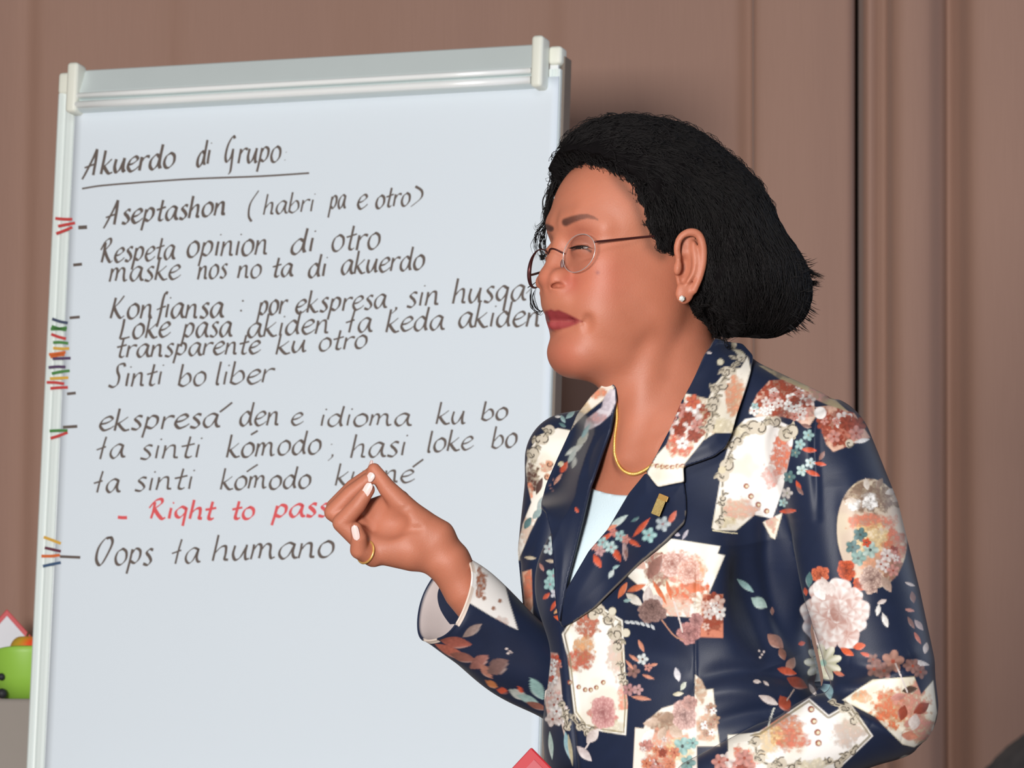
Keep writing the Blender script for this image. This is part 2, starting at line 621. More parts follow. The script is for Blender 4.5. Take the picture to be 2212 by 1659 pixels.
chart = empty('flip_chart', (BT[0], BT[1] + 0.1, 0), 'white flip chart easel with a handwritten sheet, behind the woman', 'flip chart')
BH = 1.02
obj('whiteboard', MB().hexa(bslab(0.004, BW - 0.004, 0.004, BH, -0.014, -0.0015)).mesh('whiteboard', bevel=0.001), white_m, chart)

# side rails: a rounded front bead and a groove each
u_l0, _ = uv_of(127, 170); u_l1, _ = uv_of(161, 230)
def rail(u0, u1, v0, v1):
    mb = MB()
    w = u1 - u0
    prof = [(0, -.018), (0, .001), (.10 * w, .0028), (.30 * w, .0028), (.38 * w, .0014), (.46 * w, .0006), (.55 * w, .0014), (.62 * w, .0022), (.86 * w, .0022), (w, .0004), (w, -.018)]
    V = [board(u0 + a, v, b) for v in (v0, v1) for a, b in prof]
    n = len(prof)
    F = [(i, (i + 1) % n, n + (i + 1) % n, n + i) for i in range(n)] + [tuple(range(n))[::-1], tuple(range(n, 2 * n))]
    return mb.add(V, F).mesh('side_rail')
_, v_cap = uv_of(128, 203)
obj('side_rail', rail(0.0, u_l1, v_cap, BH), rail_m, chart)
u_r0, _ = uv_of(1186, 140); 
obj('side_rail', rail(u_r0, BW, 0.030, BH), rail_m, chart)
def capmesh(u0, u1, v0, v1, w0, w1, name):
    return MB().hexa(bslab(u0, u1, v0, v1, w0, w1)).mesh(name, smooth=True, bevel=0.005, seg=4)
obj('rail_cap', capmesh(-.0005, u_l1 - .003, -0.002, v_cap + .001, -.017, .0045, 'rail_cap'), cap_m, chart)
_, v_cr = uv_of(1200, 140)
obj('rail_cap', capmesh(u_r0 - .001, BW + .0015, 0.0, v_cr, -.020, .004, 'rail_cap'), cap_m, chart)
# board's side face at the right edge, its shade painted in as grey
obj('edge_strip', MB().hexa(bslab(BW - .001, BW + .0035, 0.012, BH, -.030, -.006)).mesh('edge_strip', bevel=.0008), darkside_m, chart)

# clamp bar: extruded profile with two ridges, their highlight painted white
uc0, vc0 = uv_of(160, 150, .012); uc1, vc1 = uv_of(1156, 92, .012)
_, vb = uv_of(165, 243, .012)
vt = (vc0 + vc1) / 2
hh = vb - vc0
prof = [(0, .0), (0, .003), (.03, .005), (.555, .0195), (.585, .0200), (.60, .0232), (.63, .0245), (.70, .0245), (.735, .0228), (.75, .0180), (.775, .0180), (.79, .0235), (.82, .0258), (.93, .0258), (.975, .0232), (1.0, .0170), (1.0, .0)]
V = [board(u, vt + a * hh, b) for u in (uc0, uc1) for a, b in prof]
n = len(prof)
F = [(i, (i + 1) % n, n + (i + 1) % n, n + i) for i in range(n)] + [tuple(range(n))[::-1], tuple(range(n, 2 * n))]
obj('clamp_bar', MB().add(V, F).mesh('clamp_bar'), alu_m, chart)
ridge_m = mat('ridge_highlight_white', (250, 253, 253), .22, metal=.1, noise_scale=30, noise_amt=.005)  # whiter than the bar: specular highlight of the ridges put into the colour
for vv, rr in ((.665, .0036), (.875, .0048)):
    P_ = [board(uc0 + (uc1 - uc0) * t, vt + vv * hh, .0235) for t in np.linspace(0, 1, 6)]
    obj('clamp_ridge', MB().tube(P_, rr, 14).mesh('clamp_ridge', smooth=True), ridge_m, chart)
uL0, _ = uv_of(148, 190, .02); uL1, _ = uv_of(172, 190, .02)
uR0, _ = uv_of(1151, 140, .02); uR1, _ = uv_of(1176, 140, .02)
for a, b in ((uL0, uL1), (uR0, uR1)):
    obj('clamp_end_cap', capmesh(a, b, vt - .006, vt + hh + .003, 0.0, .029, 'clamp_end_cap'), cap_m, chart)
obj('clamp_slot', MB().hexa(bslab(uR1 - .001, u_r0 + .001, vt + .004, vt + hh + .002, -.01, .004)).mesh('clamp_slot', bevel=.001), darkside_m, chart)
# pen tray and tripod legs, down to the floor
obj('pen_tray', MB().hexa(bslab(0.02, BW - .02, BH - .02, BH + .012, 0, .06)).mesh('pen_tray', bevel=.003), rail_m, chart)
for uu in (0.06, BW - 0.06):
    a = board(uu, 0.5, -.03); b = board(uu, BH, -.03)
    g = b + (b - a) / (a[2] - b[2]) * (b[2] - 0.012)
    obj('leg', MB().tube([a, b, g], .013, 12).mesh('leg', smooth=True), rail_m, chart)
a = board(BW / 2, 0.12, -.03); g = a - BN * 0.62; g = np.array([g[0], g[1], 0.012])
obj('leg', MB().tube([a, (a + g) / 2, g], .013, 12).mesh('leg', smooth=True), rail_m, chart)

# the sheet: a thin slightly curling paper that covers the board and the right rail
up0, _ = uv_of(163, 250, .003); up1, _ = uv_of(1207, 200, .003)
nu, nv = 60, 60
us = np.linspace(up0, up1, nu); vs = np.linspace(vt + hh * 0.75, BH - .02, nv)
def paper_w(u, v):
    return .0036 + .0009 * math.sin(v * 7 + u * 3) + .0004 * math.sin(u * 11 + 1)
V = [board(u, v, paper_w(u, v) - off) for off in (0, .0006) for v in vs for u in us]
Q = []
for s in (0, 1):
    for j in range(nv - 1):
        for i in range(nu - 1):
            o_ = s * nu * nv
            q = (o_ + j * nu + i, o_ + (j + 1) * nu + i, o_ + (j + 1) * nu + i + 1, o_ + j * nu + i + 1)
            Q.append(q if s == 0 else q[::-1])
def rim(a, b): Q.append((a, b, b + nu * nv, a + nu * nv))
for i in range(nu - 1): rim(i, i + 1); rim((nv - 1) * nu + i + 1, (nv - 1) * nu + i)
for j in range(nv - 1): rim((j + 1) * nu, j * nu); rim(j * nu + nu - 1, (j + 1) * nu + nu - 1)
paper = obj('paper_sheet', mesh_np('paper_sheet', V, Q), paper_m, chart)

# ---- handwriting: a pen-stroke alphabet, x-height 1, baseline 0
G = {
 'a': (1.0, [[(.78,.88),(.5,1.0),(.16,.72),(.08,.3),(.28,.0),(.55,.22),(.80,.95)], [(.80,.95),(.74,.35),(.84,.06),(1.0,.05)]]),
 'b': (.95, [[(.2,1.75),(.14,.9),(.08,.05)], [(.1,.12),(.4,.0),(.76,.3),(.74,.75),(.5,.92),(.14,.5)]]),
 'd': (1.0, [[(.72,.8),(.45,1.0),(.12,.65),(.1,.2),(.34,.0),(.62,.3),(.76,.9)], [(.84,1.8),(.76,.9),(.74,.3),(.84,.0)]]),
 'e': (.85, [[(.1,.45),(.45,.55),(.72,.8),(.55,1.0),(.22,.8),(.08,.35),(.3,.0),(.62,.1),(.85,.3)]]),
 'f': (.7, [[(.78,1.8),(.62,1.85),(.5,1.3),(.42,.3),(.28,-.75)], [(.15,.55),(.45,.7),(.75,.8)]]),
 'g': (.95, [[(.72,.85),(.42,1.0),(.12,.65),(.14,.25),(.38,.1),(.66,.5),(.74,.95)], [(.74,.95),(.68,.2),(.62,-.75)]]),
 'h': (.95, [[(.2,1.75),(.14,.9),(.06,.0)], [(.1,.45),(.38,.85),(.62,.9),(.66,.5),(.64,.1),(.82,.04)]]),
 'i': (.42, [[(.2,.95),(.16,.5),(.14,.02)], [(.26,1.42),(.34,1.47)]]),
 'k': (.9, [[(.2,1.75),(.14,.9),(.06,.0)], [(.72,1.0),(.4,.68),(.14,.5)], [(.2,.55),(.42,.2),(.62,.0),(.86,.06)]]),
 'l': (.42, [[(.24,1.75),(.18,.9),(.14,.1),(.28,.0)]]),
 'm': (1.35, [[(.12,.95),(.1,.5),(.04,.0)], [(.08,.5),(.3,.92),(.48,.85),(.48,.4),(.44,.05)], [(.47,.5),(.72,.92),(.94,.85),(.96,.35),(1.04,.04),(1.22,.1)]]),
 'n': (.95, [[(.14,.95),(.12,.5),(.06,.0)], [(.1,.45),(.36,.88),(.6,.9),(.64,.5),(.66,.1),(.84,.05)]]),
 'o': (.92, [[(.5,1.0),(.2,.82),(.08,.4),(.22,.04),(.5,.02),(.76,.35),(.74,.8),(.5,1.0),(.36,.95)]]),
 'p': (.95, [[(.2,.95),(.12,.2),(.0,-.72)], [(.16,.6),(.42,.98),(.72,.85),(.72,.4),(.46,.08),(.14,.2)]]),
 'r': (.72, [[(.16,.95),(.12,.5),(.08,.0)], [(.1,.5),(.3,.82),(.5,.95),(.72,.9)]]),
 's': (.72, [[(.62,.95),(.4,1.0),(.22,.78),(.44,.5),(.54,.24),(.36,.0),(.06,.08)]]),
 't': (.7, [[(.42,1.62),(.34,.8),(.28,.15),(.44,.02),(.6,.12)], [(.02,.82),(.35,.9),(.68,1.0)]]),
 'T': (.8, [[(.5,1.75),(.38,.9),(.28,.0)], [(.0,.72),(.35,.84),(.55,.9)]]),
 'u': (.95, [[(.14,.95),(.08,.4),(.22,.04),(.46,.2),(.68,.8)], [(.72,.98),(.68,.4),(.74,.06),(.9,.1)]]),
 'A': (1.15, [[(.72,1.95),(.5,1.2),(.1,.2),(-.1,-.25)], [(.72,1.95),(.72,1.0),(.66,.0)], [(-.02,.58),(.4,.7),(.72,.78)]]),
 'G': (1.1, [[(.66,1.72),(.5,1.9),(.18,1.3),(.06,.5),(.22,.1),(.5,.4),(.62,.9)], [(.62,.95),(.62,.1),(.6,-.6),(.46,-.85)]]),
 'R': (1.15, [[(.3,1.5),(.26,.7),(.16,.0)], [(-.02,.9),(.3,1.6),(.66,1.8),(.72,1.4),(.32,.85)], [(.3,.85),(.6,.3),(.85,.0),(1.05,.1)]]),
 'K': (1.1, [[(.24,1.5),(.16,.8),(.04,.0)], [(.8,1.65),(.5,1.1),(.16,.7)], [(.2,.75),(.45,.3),(.7,.02),(.95,.16)]]),
 'L': (.85, [[(.2,1.5),(.14,.7),(.04,.05)], [(.04,.05),(.4,.08),(.7,.16)]]),
 'S': (1.0, [[(.92,1.5),(.82,1.75),(.5,1.65),(.46,1.2),(.62,.7),(.56,.2),(.3,.0),(.0,.14)]]),
 'O': (1.25, [[(.85,1.85),(.5,1.75),(.14,1.1),(.06,.4),(.26,.0),(.5,.1),(.86,.9),(1.0,1.5),(.85,1.85),(.62,1.7)]]),
 ':': (.5, [[(.2,.95),(.3,.98)], [(.16,.2),(.26,.23)]]),
 ',': (.4, [[(.22,.12),(.2,-.1),(.02,-.38)]]),
 '(': (.5, [[(.5,1.75),(.12,.9),(.1,.1),(.3,-.45)]]),
 ')': (.5, [[(.1,1.9),(.42,1.3),(.42,.6),(.0,-.15)]]),
}
ink_m = mat('dark_brown_marker_ink', (100, 88, 82), 0.6, noise_scale=60, noise_amt=0.10)
red_ink_m = mat('red_marker_ink', (226, 88, 92), 0.6, noise_scale=60, noise_amt=0.06)

def ribbon(mb, pts, wid, off, nib=math.radians(40), thin=0.24):
    """flat pen stroke on the sheet; pts in pixels, width in pixels"""
    C = catmull(np.array(pts, float), 6) if len(pts) > 2 else catmull(np.array(pts, float), 4)
    T = np.gradient(C, axis=0)
    T /= np.linalg.norm(T, axis=1, keepdims=True) + 1e-9
    ang = np.arctan2(-T[:, 1], T[:, 0])
    w = wid * (thin + (1 - thin) * np.abs(np.sin(ang - nib)))
    Nn = np.stack([-T[:, 1], T[:, 0]], 1)
    V, F = [], []
    for i in range(len(C)):
        for s in (-.5, .5):
            q = C[i] + Nn[i] * w[i] * s
            u, v = uv_of(q[0], q[1], .004)
            V.append(board(u, v, paper_w(u, v) + off))
    for i in range(len(C) - 1):
        F.append((2 * i, 2 * i + 1, 2 * i + 3, 2 * i + 2))
    mb.add(V, F)

def write(text, x0, y0, x1, y1, xh, pen=5.4, slant=0.12, asc=.86):
    mb = MB()
    adv = sum(G[c][0] for c in text) + 0.0001
    k = (x1 - x0) / (adv - 0.12)
    x = x0
    for c in text:
        w, st = G[c]
        jit = rng.normal(0, .035, 2)
        for s_ in st:
            P = []
            for (a, b) in s_:
                bb = (b if b <= 1 else 1 + (b - 1) * asc) if b > 0 else b * (.85 if asc < 1 else 1)
                bb = bb + jit[0] * .5
                f = (x + a * k - x0) / (x1 - x0)
                P.append((x + a * k + slant * bb * xh, y0 + (y1 - y0) * f - bb * xh))
            ribbon(mb, P, pen * 1.26 * (0.92 + .16 * rng.random()), .0004 + .00008 * rng.random())
        x += w * k
    return mb

LINES = [
 [('Akuerdo',182,381,376,361,31,6.6),('di',424,363,452,354,32,5.6),('Grupo',484,354,604,350,33,5.4)],
 [('Aseptashon',228,488,486,464,29,6.2),('(',533,470,548,466,32,4.2),('habri',568,464,676,457,27,4.4),('pa',711,452,745,450,29,4.6),('e',770,452,790,450,30,4.8),('otro',810,450,884,443,27,5.0),(')',888,444,906,442,23,5.0)],
 [('Respeta',216,568,376,560,30,5.6),('opinion',402,556,576,549,33,5.4),('di',626,551,676,542,31,6.0),('otro',714,543,818,537,34,5.6)],
 [('maske',236,609,386,603,30,5.2),('nos',426,604,488,600,29,5.2),('no',512,601,562,600,28,5.0),('ta',586,599,630,596,27,5.4),('di',664,600,702,596,29,5.4),('akuerdo',735,593,914,581,30,5.4)],
 [('Konfiansa',238,689,480,685,31,5.6),(':',512,678,526,677,28,5.4),('por',556,681,616,678,30,5.4),('ekspresa',636,677,832,665,29,5.4),(',',846,668,858,667,30,5.0),('sin',876,664,946,658,31,5.2),('husga',976,656,1132,648,33,5.6)],
 [('Loke',258,733,364,727,31,5.6),('pasa',393,730,498,727,31,5.4),('akiden',532,729,708,719,30,5.4),('Ta',744,719,800,716,30,5.4),('keda',832,717,956,712,30,5.4),('akiden',988,707,1164,704,32,5.6)],
 [('transparente',250,773,558,763,27,5.4),('ku',594,765,658,760,27,5.4),('otro',686,758,790,751,27,5.2)],
 [('Sinti',234,838,348,831,30,5.2),('bo',383,834,442,832,29,5.2),('liber',462,831,586,826,30,5.2)],
 [('ekspresa',212,931,470,922,29,5.6),('den',515,920,600,918,30,5.4),('e',626,919,650,918,26,4.8),('idioma',688,920,884,919,26,5.0),('ku',940,917,1002,916,29,5.0),('bo',1038,908,1094,906,25,5.0)],
 [('Ta',206,994,266,988,29,5.2),('sinti',300,992,430,988,30,5.0),('komodo',487,989,690,979,30,5.2),(',',708,985,720,984,30,4.6),('hasi',755,989,874,984,31,5.0),('loke',920,977,1018,971,28,5.0),('bo',1060,969,1114,965,29,5.0)],
 [('Ta',200,1064,256,1062,28,5.0),('sinti',288,1061,414,1056,29,5.0),('komodo',474,1057,668,1054,28,5.0),('ku',722,1048,786,1045,29,5.0),('ne',826,1042,890,1042,27,4.8)],
 [('Oops',204,1219,326,1220,34,5.6),('Ta',368,1219,428,1214,32,5.0),('humano',456,1212,718,1203,34,5.6)],
]
def words(ln, extra, m, lab=None):
    for k, t in enumerate(ln):
        w_ = write(*t)
        for e_ in extra.get(k, []): ribbon(w_, *e_)
        obj('handwritten_word', w_.mesh('handwritten_word'), m, paper, label=lab)
EX = {4: {6: [([(1136,634),(1148,622)], 5, .0004)]}, 8: {0: [([(474,890),(486,881),(501,869)], 5, .0004, .66, .8)]},
      9: {2: [([(541,939),(556,930)], 5, .0004, .66, .8)], 3: [([(714,960),(717,959)], 3.5, .0004)]},
      10: {2: [([(532,1019),(545,1010),(556,1003)], 4.2, .0004, .66, .8)], 4: [([(891,1009),(903,1000),(914,992)], 5, .0004, .66, .8)]},
      0: {2: [([(617,330),(620,328)], 3, .0004), ([(614,347),(617,345)], 3, .0004)]}}
for k, ln in enumerate(LINES): words(ln, EX.get(k, {}), ink_m)
mb = MB(); ribbon(mb, [(178,408),(215,402),(270,397),(350,391),(430,386),(560,381),(668,374)], 4.2, .0004, thin=.8)
obj('underline', mb.mesh('underline'), ink_m, paper)
words([('Right',320,1119,460,1121,25,6.6),('to',498,1121,546,1121,25,6.6),('pass',588,1118,706,1115,27,6.6)], {}, red_ink_m, 'red marker writing')
mb = MB(); ribbon(mb, [(254,1117),(263,1118),(274,1118)], 7, .0004, thin=1)
obj('dash_mark', mb.mesh('dash_mark'), red_ink_m, paper, label='red dash')
for (a, b, c, d, w) in [(170,492,189,491,8),(159,573,178,571,6.5),(151,687,173,685,6),(145,851,164,849,6),(136,923,167,921,6.5),(129,1202,173,1204,6)]:
    mb = MB(); ribbon(mb, [(a, b), ((a + c) / 2, (b + d) / 2), (c, d)], w, .0004, thin=1)
    obj('dash_mark', mb.mesh('dash_mark'), ink_m, paper)
TINK = {'r': (196, 62, 60), 'o': (214, 104, 44), 'g': (74, 132, 66), 'y': (218, 170, 66), 'p': (84, 62, 96), 'n': (62, 72, 98), 'm': (96, 42, 62), 'b': (56, 84, 118)}
TM = {k: mat('marker_ink_' + k, v, .6, noise_scale=60, noise_amt=.05) for k, v in TINK.items()}
for (a, b, c, d, k) in [(120,472,157,474,'r'),(126,489,163,482,'r'),(122,505,157,491,'r'),
    (113,689,147,698,'n'),(110,711,145,708,'g'),(112,705,144,713,'g'),(111,722,143,732,'r'),(115,740,148,742,'g'),(115,752,150,753,'y'),(106,766,142,761,'o'),(114,775,153,774,'p'),
    (109,771,140,766,'o'),(105,794,142,793,'p'),(112,807,151,801,'g'),(108,818,148,816,'y'),(101,826,139,829,'r'),(109,839,147,837,'r'),
    (107,931,146,930,'g'),(109,947,146,934,'r'),(94,1160,131,1174,'y'),(96,1183,131,1191,'m'),(89,1201,129,1199,'o'),(92,1223,131,1215,'b')]:
    mb = MB(); ribbon(mb, [(a, b), ((a + c) / 2, (b + d) / 2 + rng.normal(0, .8)), (c, d)], 6.2, .0002, thin=1)
    obj('tally_mark', mb.mesh('tally_mark'), TM[k], chart)
# ------------------------------------------------------------------ the woman: body
def unit(v):
    v = np.array(v, float); return v / np.linalg.norm(v)
HA = math.radians(26)
ca, sa = math.cos(HA), math.sin(HA)
hl = unit((sa, -0.10 * ca, ca))
hf_ = np.array((-ca, -0.087 * sa, sa)); hf_ = unit(hf_ - hl * hf_.dot(hl))
hu = np.cross(hl, hf_)
if hu[1] > 0: hu = -hu
HR = np.array([hf_, hu, hl])
HO = np.array([1391.0, 575.0, 0.0])
def H(F, U, L=0.0): return HO + F * hf_ + U * hu + L * hl
def hpx(px, py, L=0.0):
    """head coords (F, U, L) of the point with lateral offset L seen at a pixel"""
    A = np.array([[hf_[0], hu[0]], [hf_[1], hu[1]]])
    b = np.array([px, py]) - HO[:2] - L * hl[:2]
    F, U = np.linalg.solve(A, b)
    return F, U, L
def hp(px, py, L=0.0): return H(*hpx(px, py, L))
def hm(px, py, L):
    """the mirrored point on the far side of the face"""
    F, U, L = hpx(px, py, L); return H(F, U, -L)

TO = np.array([1490.0, 1000.0, 0.0])
TA = math.radians(45)
tf = unit((-math.sin(TA), -0.06, math.cos(TA)))
tl = unit((math.cos(TA), -0.06, math.sin(TA)))
tu = np.cross(tl, tf)
if tu[1] > 0: tu = -tu
TRm = np.array([tf, tu, tl])
def T(F, U, L=0.0): return TO + F * tf + U * tu + L * tl

def torso(fd, sh=0.0):
    """trunk and shoulders, shrunk by sh"""
    k = 60
    fd.ell(T(5, -170, 0), (215 - sh, 330 - sh, 330 - sh), k, TRm)
    fd.cone(T(-48, 172, 30), T(-52, 34, 330), 82 - sh, 94 - sh, k)
    fd.cone(T(-45, 118, 20), T(-50, 5, -330), 92 - sh, 92 - sh, k)
    for s in (-1, 1):
        fd.ell(T(135, -265, 135 * s), (140 - sh, 165 - sh, 150 - sh), k, TRm)
    fd.ell(T(25, -560, 0), (245 - sh, 430 - sh, 345 - sh), k, TRm)
    fd.ell(T(60, 40, 0), (140 - sh, 120 - sh, 190 - sh), k, TRm)

bf = Field((1130, 290, -260), (1640, 1130, 300), 3.0)
B = bf
B.ell(H(-14, 100, 0), (208, 168, 168), 30, HR)
B.ell(H(84, 88, 0), (116, 138, 136), 40, HR)
B.ell(H(112, -35, 0), (92, 125, 122), 40, HR)
B.ell(H(163, -98, 0), (58, 66, 74), 40, HR)
B.ell(H(172, -192, 0), (48, 46, 62), 34, HR)
for s in (-1, 1):
    B.ell(H(126, -14, 84 * s), (58, 48, 44), 40, HR)
    B.cone(H(155, -192, 34 * s), H(28, -118, 92 * s), 44, 50, 40)
    B.ell(H(108, -105, 66 * s), (86, 82, 62), 40, HR)
    B.ell(H(30, -40, 108 * s), (70, 100, 40), 40, HR)
B.ell(H(95, -202, 0), (96, 44, 88), 34, HR)
# neck
B.cone(H(-15, -85, 0), (1462, 930, 5), 116, 124, 40)
B.cone(H(60, -190, 10), (1420, 960, 70), 62, 60, 60)
torso(B, 24)
# sternomastoid and collar bone hints
B.cone(H(10, -120, 100), (1352, 985, 118), 22, 15, 34)
B.cone((1352, 990, 108), (1460, 960, 180), 15, 17, 30)
# nose
B.cone(hp(1217, 512, 0), hp(1192, 590, 0), 17, 21, 22)
B.ell(hp(1187, 603, 0), (25, 23, 28), 12, HR)
for mm in (hp, hm):
    B.ell(mm(1214, 606, 34), (30, 24, 18), 12, HR)
    B.cone(mm(1198, 610, 24), mm(1230, 620, 44), 14, 12, 8)
B.cone(hp(1188, 622, 0), hp(1206, 636, 0), 10, 12, 8)
for mm in (hp, hm):
    B.ell(mm(1202, 622, 33), (15, 10, 34), 3, HR, 'sub')
    B.ell(mm(1206, 618, 20), (15, 13, 13), 3, HR, 'sub')
# mouth
B.ell(H(208, -82, 0), (28, 32, 52), 28, HR)
for mm in (hp, hm):
    B.chain([(hp(1197, 681, 0), 11.5), (mm(1212, 681, 22), 10), (mm(1236, 688, 46), 6), (mm(1252, 694, 62), 3)], 8)
    B.chain([(hp(1198, 702, 0), 12), (mm(1215, 703, 22), 10.5), (mm(1236, 700, 46), 6.5), (mm(1252, 696, 62), 3)], 8)
def groove(pts, r, k):
    for i in range(len(pts) - 1):
        B.cone(pts[i], pts[i + 1], r, r, k, 'sub')
for mm in (hp, hm):
    groove([hp(1183, 692.5, 0), mm(1200, 692, 24), mm(1230, 693.5, 50), mm(1256, 695.5, 70)], 2.6, 6)
    B.ell(mm(1266, 702, 92), (8, 16, 12), 16, HR, 'sub')
B.ell(hp(1178, 727, 0), (12, 9, 30), 16, HR, 'sub')
# brow ridge, socket, lids
for mm in (hp, hm):
    B.chain([(mm(1226, 484, 24), 15), (mm(1252, 474, 62), 15), (mm(1302, 496, 104), 14)], 30)
    B.ell(mm(1236, 536, 72), (30, 20, 36), 26, HR, 'sub')
    B.ell(mm(1264, 540, 64), (32, 29, 34), 12, HR)
    groove([mm(1228, 528, 62), mm(1240, 519, 80), mm(1262, 520, 100), mm(1280, 530, 112)], 2.0, 7)
    groove([mm(1234, 556, 62), mm(1250, 563, 82), mm(1276, 560, 104)], 1.6, 8)
    B.ell(mm(1256, 539, 78), (30, 3.4, 18), 3, HR, 'sub')
# near ear
def schain(pts, k):
    c = catmull(np.array([[*p, r] for p, r in pts]), 5)
    B.chain([(q[:3], q[3]) for q in c], k)
    return c
EZ = 172
def e(px, py, dz=0): return np.array([px, py, EZ + dz - (px - 1455) * .22], float)
ER = np.array([unit((1, 0.12, -.25)), unit((-.12, 1, 0)), unit((.25, 0, 1))])
B.ell(e(1486, 572, -14), (34, 70, 12), 10, ER)
schain([(e(1466, 575, -2), 7), (e(1457, 546, 2), 7.5), (e(1464, 520, 6), 8.5), (e(1484, 507, 9), 9), (e(1503, 513, 10), 9), (e(1512, 538, 10), 9), (e(1512, 572, 8), 8.5), (e(1505, 602, 6), 8), (e(1493, 630, 4), 8)], 7)
B.ell(e(1473, 636, -4), (20, 24, 10), 9, ER)
schain([(e(1490, 532, -2), 8), (e(1496, 558, 2), 9), (e(1492, 588, 3), 9), (e(1478, 610, 2), 8)], 7)
B.ell(e(1474, 582, 2), (13, 27, 20), 8, ER, 'sub')
B.ell(e(1478, 530, 6), (11, 13, 10), 7, ER, 'sub')
B.ell(e(1458, 583, 0), (9, 16, 10), 8, ER)
B.ell(e(1470, 610, 2), (6, 7, 12), 5, ER, 'sub')

bV, bQ = bf.nets()
bV = smooth_np(bV, bQ, 2, 0.5)
bN = vnormals(bV, bQ)
if ((bV - bV.mean(0)) * bN).sum() < 0:
    bQ = bQ[:, ::-1]; bN = -bN

# ---- far arm and hand, near hand
af = Field((670, 970, -330), (1300, 1640, 160), 3.0)
HZ = -40.0
def hk(x, y, z=0): return np.array([x, y, HZ + z], float)
A_ = af
A_.chain([((1235, 1500, -150), 64), ((1085, 1365, -80), 55), ((1003, 1278, HZ - 8), 46), (hk(968, 1216, 0), 43)], 14)
A_.cone(hk(968, 1213, 0), hk(880, 1168, 0), 42, 50, 26)
A_.cone(hk(885, 1190, 14), hk(815, 1186, 10), 42, 34, 26)
A_.cone(hk(890, 1145, -8), hk(822, 1130, -30), 42, 36, 26)
A_.cone(hk(946, 1160, 12), hk(870, 1106, 12), 38, 27, 24)     # thenar
A_.cone(hk(860, 1082, -10), hk(800, 1110, -50), 24, 30, 24)   # web between thumb and index
fingers = {
 'thumb': [(hk(905, 1130, 16), 31), (hk(872, 1094, 16), 25), (hk(836, 1056, 8), 20), (hk(807, 1015, 0), 14.5)],
 'index': [(hk(815, 1125, -42), 28), (hk(722, 1098, -40), 21), (hk(762, 1054, -26), 18.5), (hk(802, 1022, -12), 14)],
 'middle': [(hk(800, 1155, -18), 28), (hk(718, 1108, -12), 20), (hk(756, 1068, -4), 18), (hk(792, 1038, 6), 14.5)],
 'ring': [(hk(798, 1182, 8), 27), (hk(738, 1130, 18), 21), (hk(772, 1092, 30), 18), (hk(796, 1058, 34), 14)],
 'little': [(hk(806, 1200, 20), 26), (hk(776, 1188, 48), 20), (hk(776, 1162, 60), 17.5), (hk(770, 1140, 62), 13)],
}
for nme, ch in fingers.items():
    A_.chain(ch, 7)
# hollow of the palm and its creases
A_.ell(hk(842, 1130, 44), (36, 30, 24), 16, None, 'sub')
A_.cone(hk(800, 1148, 46), hk(905, 1142, 54), 5, 4, 14, 'sub')
A_.cone(hk(815, 1112, 42), hk(880, 1098, 46), 4, 3, 12, 'sub')
aV, aQ = af.nets()
aV = smooth_np(aV, aQ, 2, 0.5)
aN = vnormals(aV, aQ)
if ((aV - aV.mean(0)) * aN).sum() < 0:
    aQ = aQ[:, ::-1]; aN = -aN

# ---- pigment
# near hand: holds a red folder just under the picture edge
nf = Field((1080, 850, -20), (2000, 1920, 560), 5)
nf.chain([((1590, 960, 30), 60), (K(1760, 985, 240), 66), (K(1868, 1300, 320), 62), (K(1905, 1520, 322), 58), (K(1790, 1590, 372), 56), (K(1560, 1690, 425), 50), (K(1450, 1745, 440), 44), (K(1400, 1760, 440), 44)], 14)
nf.ell((1345, 1768, 425), (62, 46, 30), 20)
for q in ([(1320, 1750, 440), (1260, 1742, 452), (1225, 1752, 440)], [(1310, 1768, 445), (1250, 1766, 458), (1212, 1776, 446)], [(1312, 1788, 442), (1256, 1792, 454), (1222, 1800, 442)], [(1322, 1804, 436), (1276, 1814, 446), (1246, 1820, 436)]):
    nf.chain([(q[0], 21), (q[1], 18), (q[2], 14)], 6)
nf.chain([((1350, 1745, 410), 24), ((1300, 1720, 394), 19), ((1255, 1712, 388), 15)], 8)
nV, nQ = nf.nets(); nV = smooth_np(nV, nQ, 2, .5); nN = vnormals(nV, nQ)
if ((nV - nV.mean(0)) * nN).sum() < 0: nQ = nQ[:, ::-1]; nN = -nN
SK = s2l((170, 106, 83))
def blend(C, m, col):
    m = np.asarray(m)[:, None]
    C[:] = C * (1 - m) + np.asarray(col) * m
